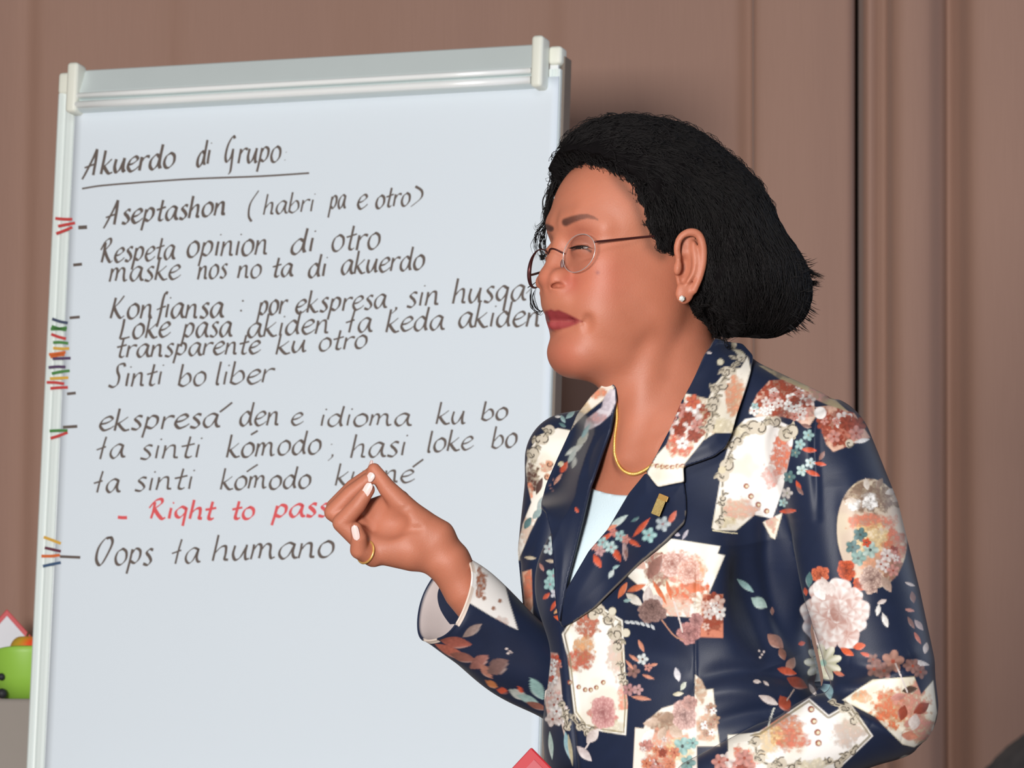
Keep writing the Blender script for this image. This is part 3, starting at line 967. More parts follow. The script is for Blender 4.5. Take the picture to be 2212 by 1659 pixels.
def skin_colors(V, N, face):
    px, py = proj(V)
    C = np.tile(SK, (len(V), 1)).astype(float)
    n1 = fbm(px / 55, py / 55 + V[:, 2] / 60, 3, 3)
    C *= (0.92 + 0.16 * n1)[:, None]
    if not face: return C
    g = lambda x, y, r: np.exp(-((px - x) ** 2 + (py - y) ** 2) / (r * r))
    near = N[:, 2] > -0.2
    blend(C, .35 * g(1300, 600, 60) * near, s2l((180, 92, 74)))
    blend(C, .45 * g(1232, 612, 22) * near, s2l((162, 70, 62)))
    blend(C, .30 * g(1180, 605, 30), s2l((184, 102, 82)))
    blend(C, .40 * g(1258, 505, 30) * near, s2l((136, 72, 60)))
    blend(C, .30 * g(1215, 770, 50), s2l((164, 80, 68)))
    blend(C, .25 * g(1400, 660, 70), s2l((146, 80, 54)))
    blend(C, .30 * g(1380, 500, 40), s2l((150, 92, 62)))
    # lips
    F = (V - HO) @ HR.T
    lipF = F[:, 0] > 120
    LU = ([(1176,672),(1190,668),(1198,671),(1206,669),(1225,677),(1245,687),(1258,694),(1240,696),(1210,694),(1176,694)])
    LL = ([(1176,694),(1210,693),(1240,695),(1258,694),(1244,701),(1226,708),(1205,713),(1188,714),(1176,712)])
    for pol, cc, aa in ((LU, (116, 30, 42), .9), (LL, (136, 46, 56), .85)):
        dd, _ = polydist(pol, px, py, True)
        sg = np.where(inside(pol, px, py), dd, -dd)
        blend(C, aa * sstep(-2.5, 3.0, sg) * (near & lipF), s2l(cc))
    # brow
    d, t = polydist([(1222, 480), (1236, 474), (1253, 469), (1268, 467), (1282, 470), (1292, 475)], px, py)
    w = 8.5 * (1 - t) ** .7 + 1.0
    blend(C, .9 * (1 - sstep(w * .55, w * 1.25, d)) * near * (1 - .45 * t), s2l((62, 40, 36)))
    d, t = polydist([(1172, 492), (1180, 490), (1190, 494)], px, py)
    blend(C, .9 * (1 - sstep(4, 9, d)) * (F[:, 2] < 0), s2l((48, 34, 34)))
    # dark hair roots along the temple
    d, t = polydist([(1330, 380), (1372, 432), (1392, 490), (1405, 530), (1430, 552)], px, py)
    blend(C, .6 * np.exp(-(d / 14) ** 2) * near, s2l((84, 56, 44)))
    # mole and lash line
    blend(C, .7 * g(1291, 589, 4) * near, s2l((120, 60, 60)))
    d, t = polydist([(1236, 540), (1250, 534), (1266, 537), (1276, 543)], px, py)
    blend(C, .8 * (1 - sstep(1.2, 4, d)) * near, s2l((58, 38, 34)))
    return C
skin_m = attr_mat('skin', rough=0.5, spec=0.32, sss=0.13, bump=0.2, bump_scale=800)
woman = empty('person', M((1490, 1700, 0))[0] * np.array([1, 1, 0]), 'woman in glasses and navy floral jacket, gesturing before the flip chart', 'person')
allV = np.concatenate([bV, aV, nV]); allQ = np.concatenate([bQ, aQ + len(bV), nQ + len(bV) + len(aV)])
body_me = mesh_np('body', M(allV), allQ)
set_colors(body_me, np.concatenate([skin_colors(bV, bN, True), skin_colors(aV, aN, False), skin_colors(nV, nN, False)]))
body = obj('body', body_me, skin_m, woman)
# ------------------------------------------------------------------ eyes, nails
eye_white = mat('eye_white', (104, 84, 78), 0.4, noise_scale=40, noise_amt=.03)
iris_m = mat('dark_iris', (38, 26, 22), 0.15, noise_scale=200, noise_amt=.1)
def ball(c, r, R=None, n=(24, 16)):
    V, F = [], []
    for j in range(n[1] + 1):
        ph = math.pi * j / n[1]
        for i in range(n[0]):
            t = 2 * math.pi * i / n[0]
            p = np.array([math.sin(ph) * math.cos(t), math.cos(ph), math.sin(ph) * math.sin(t)]) * np.broadcast_to(r, (3,))
            V.append(np.array(c) + (p @ R if R is not None else p))
    for j in range(n[1]):
        for i in range(n[0]):
            F.append((j * n[0] + i, j * n[0] + (i + 1) % n[0], (j + 1) * n[0] + (i + 1) % n[0], (j + 1) * n[0] + i))
    return V, F
def mball(mb, c, r, R=None, n=(24, 16)):
    V, F = ball(c, r, R, n); return mb.add(M(V), F)
for mm in (hp, hm):
    c = mm(1268, 541, 64)
    eo = obj('eye', mball(MB(), c, (28, 27, 29), HR).mesh('eye', smooth=True), eye_white, woman)
    side = 1 if mm is hp else -1
    gaze = unit(hf_ - .12 * hu + .25 * side * hl)
    obj('iris', mball(MB(), c + gaze * 20, (10, 15, 15), HR).mesh('iris', smooth=True), iris_m, eo)

nail_m = mat('pale_nail_polish', (216, 192, 188), 0.22, noise_scale=80, noise_amt=.02)
def nail_obj(c, along, up, ln, wd):
    al = unit(along); u2 = np.array(up, float); u2 = unit(u2 - al * u2.dot(al)); sd = np.cross(al, u2)
    nu_, nv_ = 12, 9; V = []
    for layer in (0, 1):
        for i in range(nu_ + 1):
            a = -1 + 2 * i / nu_
            wx = math.sqrt(max(0, 1 - abs(a) ** 3.2))
            for j in range(nv_ + 1):
                b = (-1 + 2 * j / nv_) * wx
                V.append(np.array(c) + al * a * ln + sd * b * wd + u2 * ((1.2 if layer == 0 else -1.5) - 2.6 * b * b - 1.2 * a * a))
    n_ = (nu_ + 1) * (nv_ + 1); F = []
    for layer in (0, 1):
        for i in range(nu_):
            for j in range(nv_):
                k = layer * n_ + i * (nv_ + 1) + j
                q = (k, k + 1, k + nv_ + 2, k + nv_ + 1)
                F.append(q if layer == 0 else q[::-1])
    mb = MB(); mb.add(M(V), F)
    return obj('fingernail', mb.mesh('fingernail', smooth=True), nail_m, woman)
nail_obj(hk(799, 1031, 20), (.5, -.8, .1), (-.35, -.1, .93), 11, 8.5)
nail_obj(hk(793, 1058, 47.5), (.45, -.85, .1), (-.2, .0, .95), 17, 9)
nail_obj(hk(769, 1150, 79), (-.2, -.95, .1), (-.2, -.1, .95), 17, 8)
nail_obj(hk(797, 1005, -6), (.3, -.9, -.1), (-.75, -.3, .3), 12, 9)

# ------------------------------------------------------------------ hair
hair_m, N_, L_, b_ = node_mat('black_hair')
b_.inputs['Base Color'].default_value = rgba((24, 21, 22))
b_.inputs['Roughness'].default_value = 0.7
b_.inputs['Specular IOR Level'].default_value = 0.18
tc = N_.new('ShaderNodeTexCoord'); nz = N_.new('ShaderNodeTexNoise'); nz.inputs['Scale'].default_value = 120
rp = N_.new('ShaderNodeMix'); rp.data_type = 'RGBA'
rp.inputs[6].default_value = rgba((12, 11, 13)); rp.inputs[7].default_value = rgba((30, 27, 27))
L_.new(tc.outputs['Object'], nz.inputs['Vector']); L_.new(nz.outputs['Fac'], rp.inputs[0]); L_.new(rp.outputs[2], b_.inputs['Base Color'])

hfld = Field((1150, 225, -300), (1800, 770, 270), 5.0)
hfld.ell(H(-6, 118, 0), (230, 200, 190), 30, HR)
hfld.ell(H(60, 190, 0), (150, 120, 130), 40, HR)
hfld.ell((1545, 525, 0), (136, 165, 168), 50)
hfld.ell((1600, 600, 20), (135, 118, 165), 40)
hfld.ell((1660, 640, -10), (86, 80, 130), 40)
hfld.ell((1555, 640, 60), (80, 78, 110), 30)
gU = np.array([-260, -172, -145, -120, -88, -60, 6, 15, 40, 95, 145, 185, 215, 232, 250, 400])
gF = np.array([-150, -150, -118, -78, -48, -40, -24, 32, 56, 76, 94, 120, 166, 200, 270, 400.])
def facecut(X, Y, Z):
    x, y, z = X - HO[0], Y - HO[1], Z - HO[2]
    Fh = HR[0][0] * x + HR[0][1] * y + HR[0][2] * z
    Uh = HR[1][0] * x + HR[1][1] * y + HR[1][2] * z
    Lh = HR[2][0] * x + HR[2][1] * y + HR[2][2] * z
    g = np.interp(Uh, gU, gF)
    wob = 5 * np.sin(Uh * .11) + 4 * np.sin(Uh * .27 + 1)
    far = np.where(Lh < -60, 55.0, 0.0)
    return (g + wob + far - Fh) * 0.8
hfld.func(facecut, (1150, 225, -300), (1800, 770, 270), 10, 'sub')
# thin out towards the hairline
gx, gy, gz = np.meshgrid(*hfld.ax, indexing='ij')
hp_ = np.stack([gx.ravel(), gy.ravel(), gz.ravel()], 1)
dcut = -facecut(gx, gy, gz).ravel()
selt = (dcut > -10) & (dcut < 190) & (gx.ravel() < 1620)
sk_ = np.full(len(hp_), -1e3, np.float32)
sk_[selt] = bf.sample(hp_[selt]) - (3 + .62 * np.clip(dcut[selt], 0, 45) + .95 * np.clip(dcut[selt] - 45, 0, 200))
hfld.S = np.maximum(hfld.S, sk_.reshape(hfld.S.shape))
# leave the ear free
hfld.ell((1482, 580, 190), (46, 86, 60), 14, None, 'sub')
hV, hQ = hfld.nets()
hV = smooth_np(hV, hQ, 2, .5)
hN = vnormals(hV, hQ)
if ((hV - hV.mean(0)) * hN).sum() < 0:
    hQ = hQ[:, ::-1]; hN = -hN
lump = (fbm(hV[:, 0] / 34 + hV[:, 2] / 50, hV[:, 1] / 46 + 9, 21, 3) - .5) * 14
lump += np.sin(hV[:, 0] * .20 + hV[:, 1] * .06 + 3 * fbm(hV[:, 0] / 60, hV[:, 1] / 60, 5, 2)) * 2.2
hVd = hV + hN * lump[:, None]
shell_m = mat('black_hair_mass', (15, 13, 14), .95, spec=.04, noise_scale=150, noise_amt=.3)
hair = obj('hair', mesh_np('hair', M(hVd), hQ), shell_m, woman)

def strands(seeds, steps, step, lift0, lift1, rad, seed, wav=(5.0, 45.0), dirfn=None):
    """thin hairs that run over the hair volume"""
    r_ = np.random.default_rng(seed)
    P = seeds.copy(); n_ = len(P)
    ph = r_.random(n_) * 6.28; amp = wav[0] * (.4 + 1.2 * r_.random(n_)); wl = wav[1] * (.7 + .6 * r_.random(n_))
    lfr = r_.random(n_)
    path = []
    for k in range(steps):
        g = hfld.grad(P, 6.0)
        Uh = (P - HO) @ hu; Lh = (P - HO) @ hl
        w1 = .25 + .95 * sstep(40, 230, Uh); w2 = 1.05 - .75 * sstep(90, 250, Uh)
        d = -hf_[None] * w1[:, None] - hu[None] * w2[:, None]
        d = d - g * (d * g).sum(1, keepdims=True)
        d /= np.linalg.norm(d, axis=1, keepdims=True) + 1e-9
        sd = np.cross(d, g)
        s_ = k * step
        wv = np.cos(ph + 6.28 * s_ / wl) * amp * 6.28 / wl
        d = d + sd * wv[:, None]
        d /= np.linalg.norm(d, axis=1, keepdims=True) + 1e-9
        e_ = math.sin(1.5708 * min(1, (steps - k) / steps * 1.8)); lift = -2.5 + (3.2 + lift1 * lfr * math.sin(3.14 * (k + .6) / (steps + .6)) + 1.6 * np.sin(ph * 1.7 + 6.28 * s_ / (wl * .8))) * e_
        path.append(P + g * lift[:, None])
        P = P + d * step
        sdv = hfld.sample(P)
        P = P - hfld.grad(P, 6.0) * np.clip(sdv, -8, 8)[:, None] * .8
    return np.stack(path, 1)            # n, steps, 3

def strand_mesh(name, paths, rad):
    """three-sided tapering fibres joined in one mesh"""
    n_, k_, _ = paths.shape
    Tn = np.gradient(paths, axis=1); Tn /= np.linalg.norm(Tn, axis=2, keepdims=True) + 1e-9
    a = np.cross(Tn, np.array([0.3, 0.2, 1.0])); a /= np.linalg.norm(a, axis=2, keepdims=True) + 1e-9
    b = np.cross(Tn, a)
    prof = np.sin(np.linspace(.25, 3.05, k_))[None, :, None] * np.reshape(rad, (-1, 1, 1))
    V = np.stack([paths + prof * (math.cos(t) * a + math.sin(t) * b) for t in (0, 2.094, 4.189)], 2)   # n,k,3,3
    base = (np.arange(n_)[:, None, None] * k_ + np.arange(k_ - 1)[None, :, None]) * 3
    s = np.arange(3)[None, None, :]; s2 = (s + 1) % 3
    Q = np.stack([base + s, base + s2, base + 3 + s2, base + 3 + s], -1).reshape(-1, 4)
    return mesh_np(name, M(V.reshape(-1, 3)), Q)

r_ = np.random.default_rng(5)
vis = np.where((hN[:, 2] > -.55))[0]
pick = hV[r_.choice(vis, 9000)]
pa = strands(pick, 14, 14.0, 3, 5, 1.0, 1, (4.0, 84.0))
top = np.where((hV[:, 1] < 420) & (hN[:, 2] > -.7))[0]
pb = strands(hV[r_.choice(top, 1300)], 12, 7.0, 5, 14, .8, 2, (9.0, 40.0))
# hairs springing from the hairline, to soften it
dc = -facecut(hV[:, 0], hV[:, 1], hV[:, 2])
edge_ = np.where((dc > -8) & (dc < 26) & (hV[:, 1] < 560) & ~((hV[:, 0] > 1440) & (hV[:, 1] > 490)))[0]
es = hV[r_.choice(edge_, 2200)]
es = es + hf_ * r_.normal(4, 6, (len(es), 1))
pc = strands(es, 10, 8.0, 1, 8, .7, 3, (5.0, 46.0))
# loose flyaway ends at the nape
ends = np.where((hV[:, 0] > 1690) & (hV[:, 1] > 540))[0]
pd_ = hV[r_.choice(ends, 200)]
tt = np.linspace(0, 1, 10)[None, :, None]
dr = np.stack([.55 + .5 * r_.random(200), .75 - .9 * r_.random(200) * (pd_[:, 1] < 640), r_.normal(0, .3, 200)], 1)
ln = (10 + 26 * r_.random(200))[:, None, None]
pd_ = pd_[:, None] + dr[:, None] * tt * ln + np.array([0, -1, 0]) * (tt ** 2) * ln * .35 * r_.random((200, 1, 1))
obj('hair_strands', strand_mesh('hair_strands', pa, .5 + .55 * r_.random(len(pa))), hair_m, hair, kind='stuff')
obj('hair_curls', strand_mesh('hair_curls', pb, .45 + .4 * r_.random(len(pb))), hair_m, hair, kind='stuff')
obj('hairline_wisps', strand_mesh('hairline_wisps', pc, .45 + .45 * r_.random(len(pc))), hair_m, hair, kind='stuff')
obj('hair_ends', strand_mesh('hair_ends', pd_, .6 + .5 * r_.random(len(pd_))), hair_m, hair, kind='stuff')
# far-side locks in front of the temple, thin curls against the chart
locks = []
def lock(pts, n_, spread, z0):
    for i in range(n_):
        j = np.array(pts, float) + r_.normal(0, 1, (len(pts), 2)) * np.linspace(.5, 1, len(pts))[:, None] * spread
        c2 = catmull(j, 6)
        c2 = c2[np.linspace(0, len(c2) - 1, 22).astype(int)]
        locks.append(np.c_[c2, z0 + r_.normal(0, 6) + np.linspace(0, 10, 22)])
lock([(1268, 312), (1232, 338), (1205, 378), (1190, 420), (1184, 456), (1180, 478)], 90, 6.0, -50)
lock([(1240, 335), (1212, 366), (1196, 402), (1188, 440), (1182, 470)], 70, 5.0, -20)
lock([(1215, 360), (1196, 400), (1186, 440), (1178, 478), (1160, 502), (1157, 530), (1160, 556)], 16, 4.0, -70)
lock([(1190, 440), (1180, 480), (1172, 505), (1166, 530), (1172, 552), (1180, 566)], 12, 4.0, -66)
lock([(1184, 470), (1178, 500), (1176, 524), (1180, 548), (1188, 560)], 8, 3.0, -62)
lock([(1190, 400), (1172, 430), (1174, 470), (1160, 492), (1154, 480)], 3, 3.0, -70)
lock([(1150, 618), (1146, 640), (1150, 662), (1164, 676), (1178, 664)], 5, 3.0, -80)
lock([(1158, 620), (1152, 640), (1160, 662), (1172, 672), (1180, 660)], 5, 3.0, -80)
lock([(1140, 620), (1152, 612), (1164, 600)], 4, 1.5, -80)
lock([(1700, 545), (1728, 572), (1752, 590), (1778, 600)], 34, 4.0, 0)
lock([(1700, 590), (1735, 606), (1758, 612), (1768, 614)], 24, 5.0, 0)
lock([(1700, 650), (1732, 650), (1748, 642), (1756, 636)], 14, 5.0, 0)
obj('temple_lock', strand_mesh('temple_lock', np.array(locks), .5 + .6 * r_.random(len(locks))), hair_m, hair, kind='stuff')
# lashes
la = []
for mm, n_ in ((hp, 22), (hm, 22)):
    for i in range(n_):
        t = i / (n_ - 1)
        base = mm(1238 + 34 * t, 539 - 5 * math.sin(3.14 * t), 66 + 42 * t)
        out = unit(hf_ * (1.1 - .6 * t) + hl * (.2 + .8 * t) * (1 if mm is hp else -1) - hu * .45)
        s5 = np.linspace(0, 1, 7)[:, None]
        la.append(base + out * s5 * 17 + hu * (s5 ** 2) * 5)
obj('eyelashes', strand_mesh('eyelashes', np.array(la), np.full(len(la), .9)), hair_m, woman, kind='stuff')

# ------------------------------------------------------------------ glasses
frame_m = mat('dark_bronze_metal', (74, 36, 36), 0.35, metal=.6, noise_scale=60, noise_amt=.05)
rim_glint_m = mat('rim_glint_metal', (226, 224, 226), 0.25, metal=.7, noise_scale=60, noise_amt=.02)  # pale colour stands for the white reflection along the near lens edge
lens_m = bpy.data.materials.new('clear_lens'); lens_m.use_nodes = True
nt = lens_m.node_tree; nt.nodes.clear()
out = nt.nodes.new('ShaderNodeOutputMaterial'); mx = nt.nodes.new('ShaderNodeMixShader'); fr = nt.nodes.new('ShaderNodeFresnel')
tr = nt.nodes.new('ShaderNodeBsdfTransparent'); gl = nt.nodes.new('ShaderNodeBsdfGlossy'); gl.inputs['Roughness'].default_value = .03
tr.inputs[0].default_value = (.985, .988, .988, 1); fr.inputs[0].default_value = 1.35
mx.inputs[0].default_value = .05; nt.links.new(tr.outputs[0], mx.inputs[1]); nt.links.new(gl.outputs[0], mx.inputs[2]); nt.links.new(mx.outputs[0], out.inputs[0])
pad_m = mat('smoky_nose_pad', (96, 66, 64), .4, noise_scale=80, noise_amt=.05)

gc_n = hp(1243, 551, 88); gc_f = hp(1160, 580, -64)
gl_ax = unit(gc_n - gc_f)
g_up = unit(hu - .10 * hf_ + .0 * hl); g_up = unit(g_up - gl_ax * g_up.dot(gl_ax))
g_fw = np.cross(g_up, gl_ax); g_fw = g_fw if g_fw.dot(hf_) > 0 else -g_fw
glasses = empty('eyeglasses', M(((gc_n + gc_f) / 2)[None])[0], 'thin rimmed round eyeglasses low on the woman\'s nose', 'glasses')
def lens_pts(c, side, n=48):
    P = []
    for k in range(n):
        t = 2 * math.pi * k / n
        x, y = 52 * math.cos(t), 41 * math.sin(t)
        y *= 1 + .04 * math.cos(t) * side
        wrap = -(x * side + 52) ** 2 / 900 * 1.1
        P.append(c + gl_ax * x + g_up * y + g_fw * wrap)
    return np.array(P)
for c, side, thick in ((gc_n, 1, 0), (gc_f, -1, 1)):
    R_ = lens_pts(c, side)
    ang = np.linspace(0, 2 * math.pi, 48, endpoint=False)
    rr = (1.5 + 3.2 * np.clip(-np.cos(ang), 0, 1) ** 1.5) if thick else np.full(48, 0.85)  # thick dark outer arc imitates the curtain refracted in the far lens
    obj('rim', MB().tube(M(R_), rr * S, 8, True).mesh('rim', smooth=True), frame_m if thick else rim_glint_m, glasses)
    V = np.concatenate([M(R_ + g_fw * .6), M((c + g_fw * 3)[None]), M(R_ - g_fw * .6), M((c + g_fw * 1.5)[None])])
    F = [(k, (k + 1) % 48, 48) for k in range(48)] + [(49 + (k + 1) % 48, 49 + k, 97) for k in range(48)]
    obj('lens', mesh_any('lens', V, F), lens_m, glasses)
Rn, Rf = lens_pts(gc_n, 1), lens_pts(gc_f, -1)
pb1, pb2 = Rn[22], Rf[2]
mid = (pb1 + pb2) / 2 + g_fw * 14 + g_up * 12
obj('bridge', MB().tube(M(catmull([pb1, mid - gl_ax * -8, mid - gl_ax * 8, pb2], 8)), 1.8 * S, 8).mesh('bridge', smooth=True), frame_m, glasses)
def push_out(P, margin, d=(0, 0, 1.0)):
    P = P.copy()
    for _ in range(60):
        sv = bf.sample(P)
        P = P + np.array(d)[None] * np.clip(margin - sv, 0, 6)[:, None]
    return P
hinge_n = Rn[3] - hf_ * 2
earp = np.array([1412, 514, 150.])
tp = catmull([hinge_n, hinge_n * .7 + earp * .3 + hl * 4, hinge_n * .35 + earp * .65 + hl * 4, earp], 10)
tp = np.concatenate([tp[:1], push_out(tp[1:], 3.0)])
for _ in range(3): tp[1:-1] = .25 * tp[:-2] + .5 * tp[1:-1] + .25 * tp[2:]
obj('temple', MB().tube(M(tp), 2.4 * S, 8).mesh('temple', smooth=True), frame_m, glasses)
hinge_f = Rf[24] - hf_ * 2
farp = H(20, 40, -190)
obj('temple', MB().tube(M(catmull([hinge_f, hinge_f - hl * 4 - hf_ * 10, hinge_f * .5 + farp * .5 - hl * 10, farp], 8)), 2.6 * S, 8).mesh('temple', smooth=True), frame_m, glasses)
for q in (hp(1214, 575, 26), hm(1214, 575, 26)):
    mb = MB(); mball(mb, q, (5, 12, 4.5), HR)
    obj('nose_pad', mb.mesh('nose_pad', smooth=True), pad_m, glasses)

# ------------------------------------------------------------------ earring
gold_m = mat('gold', (224, 178, 104), 0.32, metal=.6, noise_scale=80, noise_amt=.03)
crystal_m = mat('crystal', (226, 232, 230), 0.08, metal=.25, noise_scale=300, noise_amt=.25)
ep = np.array([1467, 648, EZ + 10.])
er = empty('earring', M(ep[None])[0], 'small clear stud earring in the woman\'s ear lobe', 'earring')
bm = bmesh.new(); bmesh.ops.create_icosphere(bm, subdivisions=1, radius=7.2 * S)
me = bpy.data.meshes.new('stone'); bm.to_mesh(me); bm.free()
me.transform(Matrix.Translation(Vector(M(ep[None])[0])))
obj('stone', me, crystal_m, er)
obj('setting', MB().tube(M([ep + np.array([0, 0, -8.]), ep + np.array([0, 0, -1.])]), 6.4 * S, 14).mesh('setting', smooth=True), gold_m, er)
# ------------------------------------------------------------------ jacket
NAVY = s2l((25, 35, 60))
CREAM = s2l((238, 228, 208)); IVORY = s2l((242, 238, 234)); BUTTER = s2l((230, 214, 168))
CORAL = s2l((204, 88, 60)); RUST = s2l((150, 70, 52)); ROSE = s2l((196, 138, 128)); DUST = s2l((140, 104, 98))
MINT = s2l((158, 192, 192)); TEAL = s2l((92, 124, 126)); BROWN = s2l((96, 72, 62)); PALE = s2l((224, 206, 200)); INK = s2l((62, 57, 56)); ORANGE = s2l((212, 94, 56))

class Paint:
    """prints motifs onto points given by their position on the cloth (pixel plane of the front view)"""
    def __init__(self, x, y, C, mask=None):
        self.x, self.y, self.C = x, y, C
        self.mask = np.ones(len(x), bool) if mask is None else mask
    def sub(self, x0, y0, x1, y1):
        return np.where(self.mask & (self.x > x0) & (self.x < x1) & (self.y > y0) & (self.y < y1))[0]
    def put(self, i, m, col):
        m = np.clip(m, 0, 1)[:, None]
        self.C[i] = self.C[i] * (1 - m) + col * m
    def card(self, poly, fill=IVORY, edge=None, blots=(), seed=1, butter=.5, ew=2.0):
        P = np.array(poly, float)
        i = self.sub(P[:, 0].min() - 4, P[:, 1].min() - 4, P[:, 0].max() + 4, P[:, 1].max() + 4)
        if not len(i): return
        x, y = self.x[i], self.y[i]
        d, _ = polydist(P, x, y, True)
        ins = inside(P, x, y)
        sg = np.where(ins, d, -d)
        m = sstep(-2.0, 1.8, sg)
        col = np.tile(fill, (len(i), 1)).astype(float)
        b = fbm(x / 42, y / 42, seed, 2)
        w = sstep(.45, .75, b) * butter
        col = col * (1 - w[:, None]) + BUTTER * w[:, None]
        for (bx, by, rx, ry, c, a) in blots:
            q = ((x - bx) / rx) ** 2 + ((y - by) / ry) ** 2
            n = fbm(x / 11 + bx, y / 11, seed + 7, 3); n2 = fbm(x / 5.5, y / 5.5 + by, seed + 11, 3)
            mm = sstep(1.1, .45, q + (n - .5) * 1.8) * a * (.35 + 1.25 * n2)
            mm = np.clip(mm, 0, 1)[:, None]
            shade = (.38 + 1.0 * n2)[:, None]
            col = col * (1 - mm) + np.clip(c * shade, 0, 1) * mm
        if edge is not None:
            e_ = (1 - sstep(ew * .6, ew * 1.6, np.abs(sg - 5)))[:, None]
            col = col * (1 - e_ * .8) + edge * e_ * .8
        self.put(i, m, col)
    def petal(self, cx, cy, r, ox, oy, c1, c2, sq=1.0, seed=0):
        """one rounded petal, pale at its outer rim and deeper towards the heart at ox, oy"""
        i = self.sub(cx - r * 1.1, cy - r * 1.1, cx + r * 1.1, cy + r * 1.1)
        if not len(i): return
        x, y = self.x[i] - cx, (self.y[i] - cy) / sq
        a = np.arctan2(y, x); q = np.hypot(x, y) / r
        edge = .95 + .05 * np.cos(5 * a + seed)
        m = sstep(2.0 / r, -1.6 / r, q - edge)
        d = unit(np.array([cx - ox, cy - oy, 1e-6]))
        t = np.clip((x * d[0] + y * d[1]) / r * .55 + .5 + .12 * np.cos(7 * a + seed), 0, 1) ** 1.9
        rimd = sstep(.99, .86, q / edge)
        t = (t * (.85 + .15 * rimd))[:, None]
        self.put(i, m, c2 * (1 - t) + c1 * t)
    def rose(self, cx, cy, r, c1=PALE, c2=ROSE, seed=0, sq=1.0):
        rg = np.random.default_rng(int(seed) + 100)
        for rr, n, pr, dk in ((.66, 9, .36, 1.0), (.46, 7, .34, .95), (.27, 5, .28, .88), (.10, 3, .2, .8)):
            a0 = rg.random() * 6.28
            for k in range(n):
                t = a0 + 6.283 * k / n + rg.normal(0, .12)
                q = rr * (1 + rg.normal(0, .07))
                self.petal(cx + r * q * math.cos(t), cy + r * q * sq * math.sin(t), r * pr * (1 + rg.normal(0, .12)), cx, cy, c1 * dk, c2 * .68 * dk, sq, rg.random() * 6)
    def flower(self, cx, cy, r, col=MINT, mid=BROWN, n=5, rot=0.0):
        i = self.sub(cx - r * 1.2, cy - r * 1.2, cx + r * 1.2, cy + r * 1.2)
        if not len(i): return
        x, y = self.x[i] - cx, self.y[i] - cy
        a = np.arctan2(y, x) + rot; q = np.hypot(x, y) / r
        edge = .62 + .36 * np.abs(np.cos(n * a / 2))
        m = sstep(1.8 / r, -1.8 / r, q - edge)
        t = (.8 + .3 * np.cos(n * a) * q)[:, None]
        c = np.clip(col * t, 0, 1)
        k = sstep(.24, .12, q)[:, None]
        self.put(i, m, c * (1 - k) + mid * k)
    def leaf(self, cx, cy, ln, ang, wd, col=CORAL, bend=0.0):
        i = self.sub(cx - ln, cy - ln, cx + ln, cy + ln)
        if not len(i): return
        t = math.radians(ang)
        x, y = self.x[i] - cx, self.y[i] - cy
        u = (x * math.cos(t) + y * math.sin(t)) / (ln / 2); v = (-x * math.sin(t) + y * math.cos(t)) / (wd / 2)
        v = v + bend * (u * u - .5)
        q = np.abs(v) - np.clip(1 - np.abs(u) ** 1.9, 0, 1) ** 1.05
        sf = min(.9, 3.4 / wd)
        m = sstep(sf, -sf * .7, q) * (np.abs(u) < 1.0)
        g = (.5 + .5 * np.clip(v * .7 + u * .5, -1, 1))[:, None]
        n = (fbm(x / 5 + cx, y / 5 + cy, 3, 2) - .5)[:, None]
        c = col * (.70 + .42 * g + .35 * n)
        lt = sstep(.72, 1.0, g[:, 0])[:, None] * .35
        self.put(i, m, np.clip(c * (1 - lt) + IVORY * lt, 0, 1))
    def line(self, pts, w=2.0, col=INK, a=1.0, smooth=True):
        P = catmull(np.array(pts, float), 5) if smooth and len(pts) > 2 else np.array(pts, float)
        i = self.sub(P[:, 0].min() - w - 2, P[:, 1].min() - w - 2, P[:, 0].max() + w + 2, P[:, 1].max() + w + 2)
        if not len(i): return
        d, _ = polydist(P, self.x[i], self.y[i])
        self.put(i, (1 - sstep(w * .5 - .6, w * .5 + 1.0, d)) * a, col)
    def scroll(self, cx, cy, r, turn=1, rot=0.0, w=2.4, fill=s2l((206, 194, 172))):
        if fill is not None: self.dot(cx, cy, r * .9, fill)
        t = np.linspace(0, 4.6, 20)
        rr = r * (1 - t / 5.4)
        self.line(np.stack([cx + rr * np.cos(rot + turn * t), cy + rr * np.sin(rot + turn * t)], 1), w, INK, .85, False)
    def vine(self, pts, n, r, seed=0, w=2.4):
        P = catmull(np.array(pts, float), 10)
        self.line(P, w + 5, s2l((202, 190, 166)), .8, False)
        self.line(P, w, INK, .8, False)
        rg = np.random.default_rng(seed)
        for k in range(n):
            q = P[int((k + .5) / n * (len(P) - 1))]
            s_ = 1 if k % 2 else -1
            a = rg.random() * 6.28
            self.scroll(q[0] + rg.normal(0, 2), q[1] + s_ * r * .5, r * (.7 + .5 * rg.random()), s_, a, w)
            self.leaf(q[0] + s_ * r * .8, q[1] - r * .6, r * 1.6, math.degrees(a), r * .6, s2l((186, 176, 156)))
            self.line([(q[0], q[1]), (q[0] + s_ * r * .6, q[1] - r * .8), (q[0] + s_ * r * 1.3, q[1] - r * .5)], w * .8, INK, .7)
    def dot(self, cx, cy, r, col):
        i = self.sub(cx - r - 2, cy - r - 2, cx + r + 2, cy + r + 2)
        if not len(i): return
        q = np.hypot(self.x[i] - cx, self.y[i] - cy)
        self.put(i, sstep(r + 1.6, r - 1.6, q), col)
    def bead(self, cx, cy, r=6):
        self.dot(cx, cy, r, RUST * .9); self.dot(cx + 1, cy + .5, r * .55, BUTTER)
    def petals(self, pts, r, cols, seed=0):
        rg = np.random.default_rng(seed)
        for (a, b) in pts:
            c = cols[rg.integers(len(cols))]
            self.leaf(a, b, r * (1.4 + .8 * rg.random()), rg.random() * 180, r * (.8 + .5 * rg.random()), c)
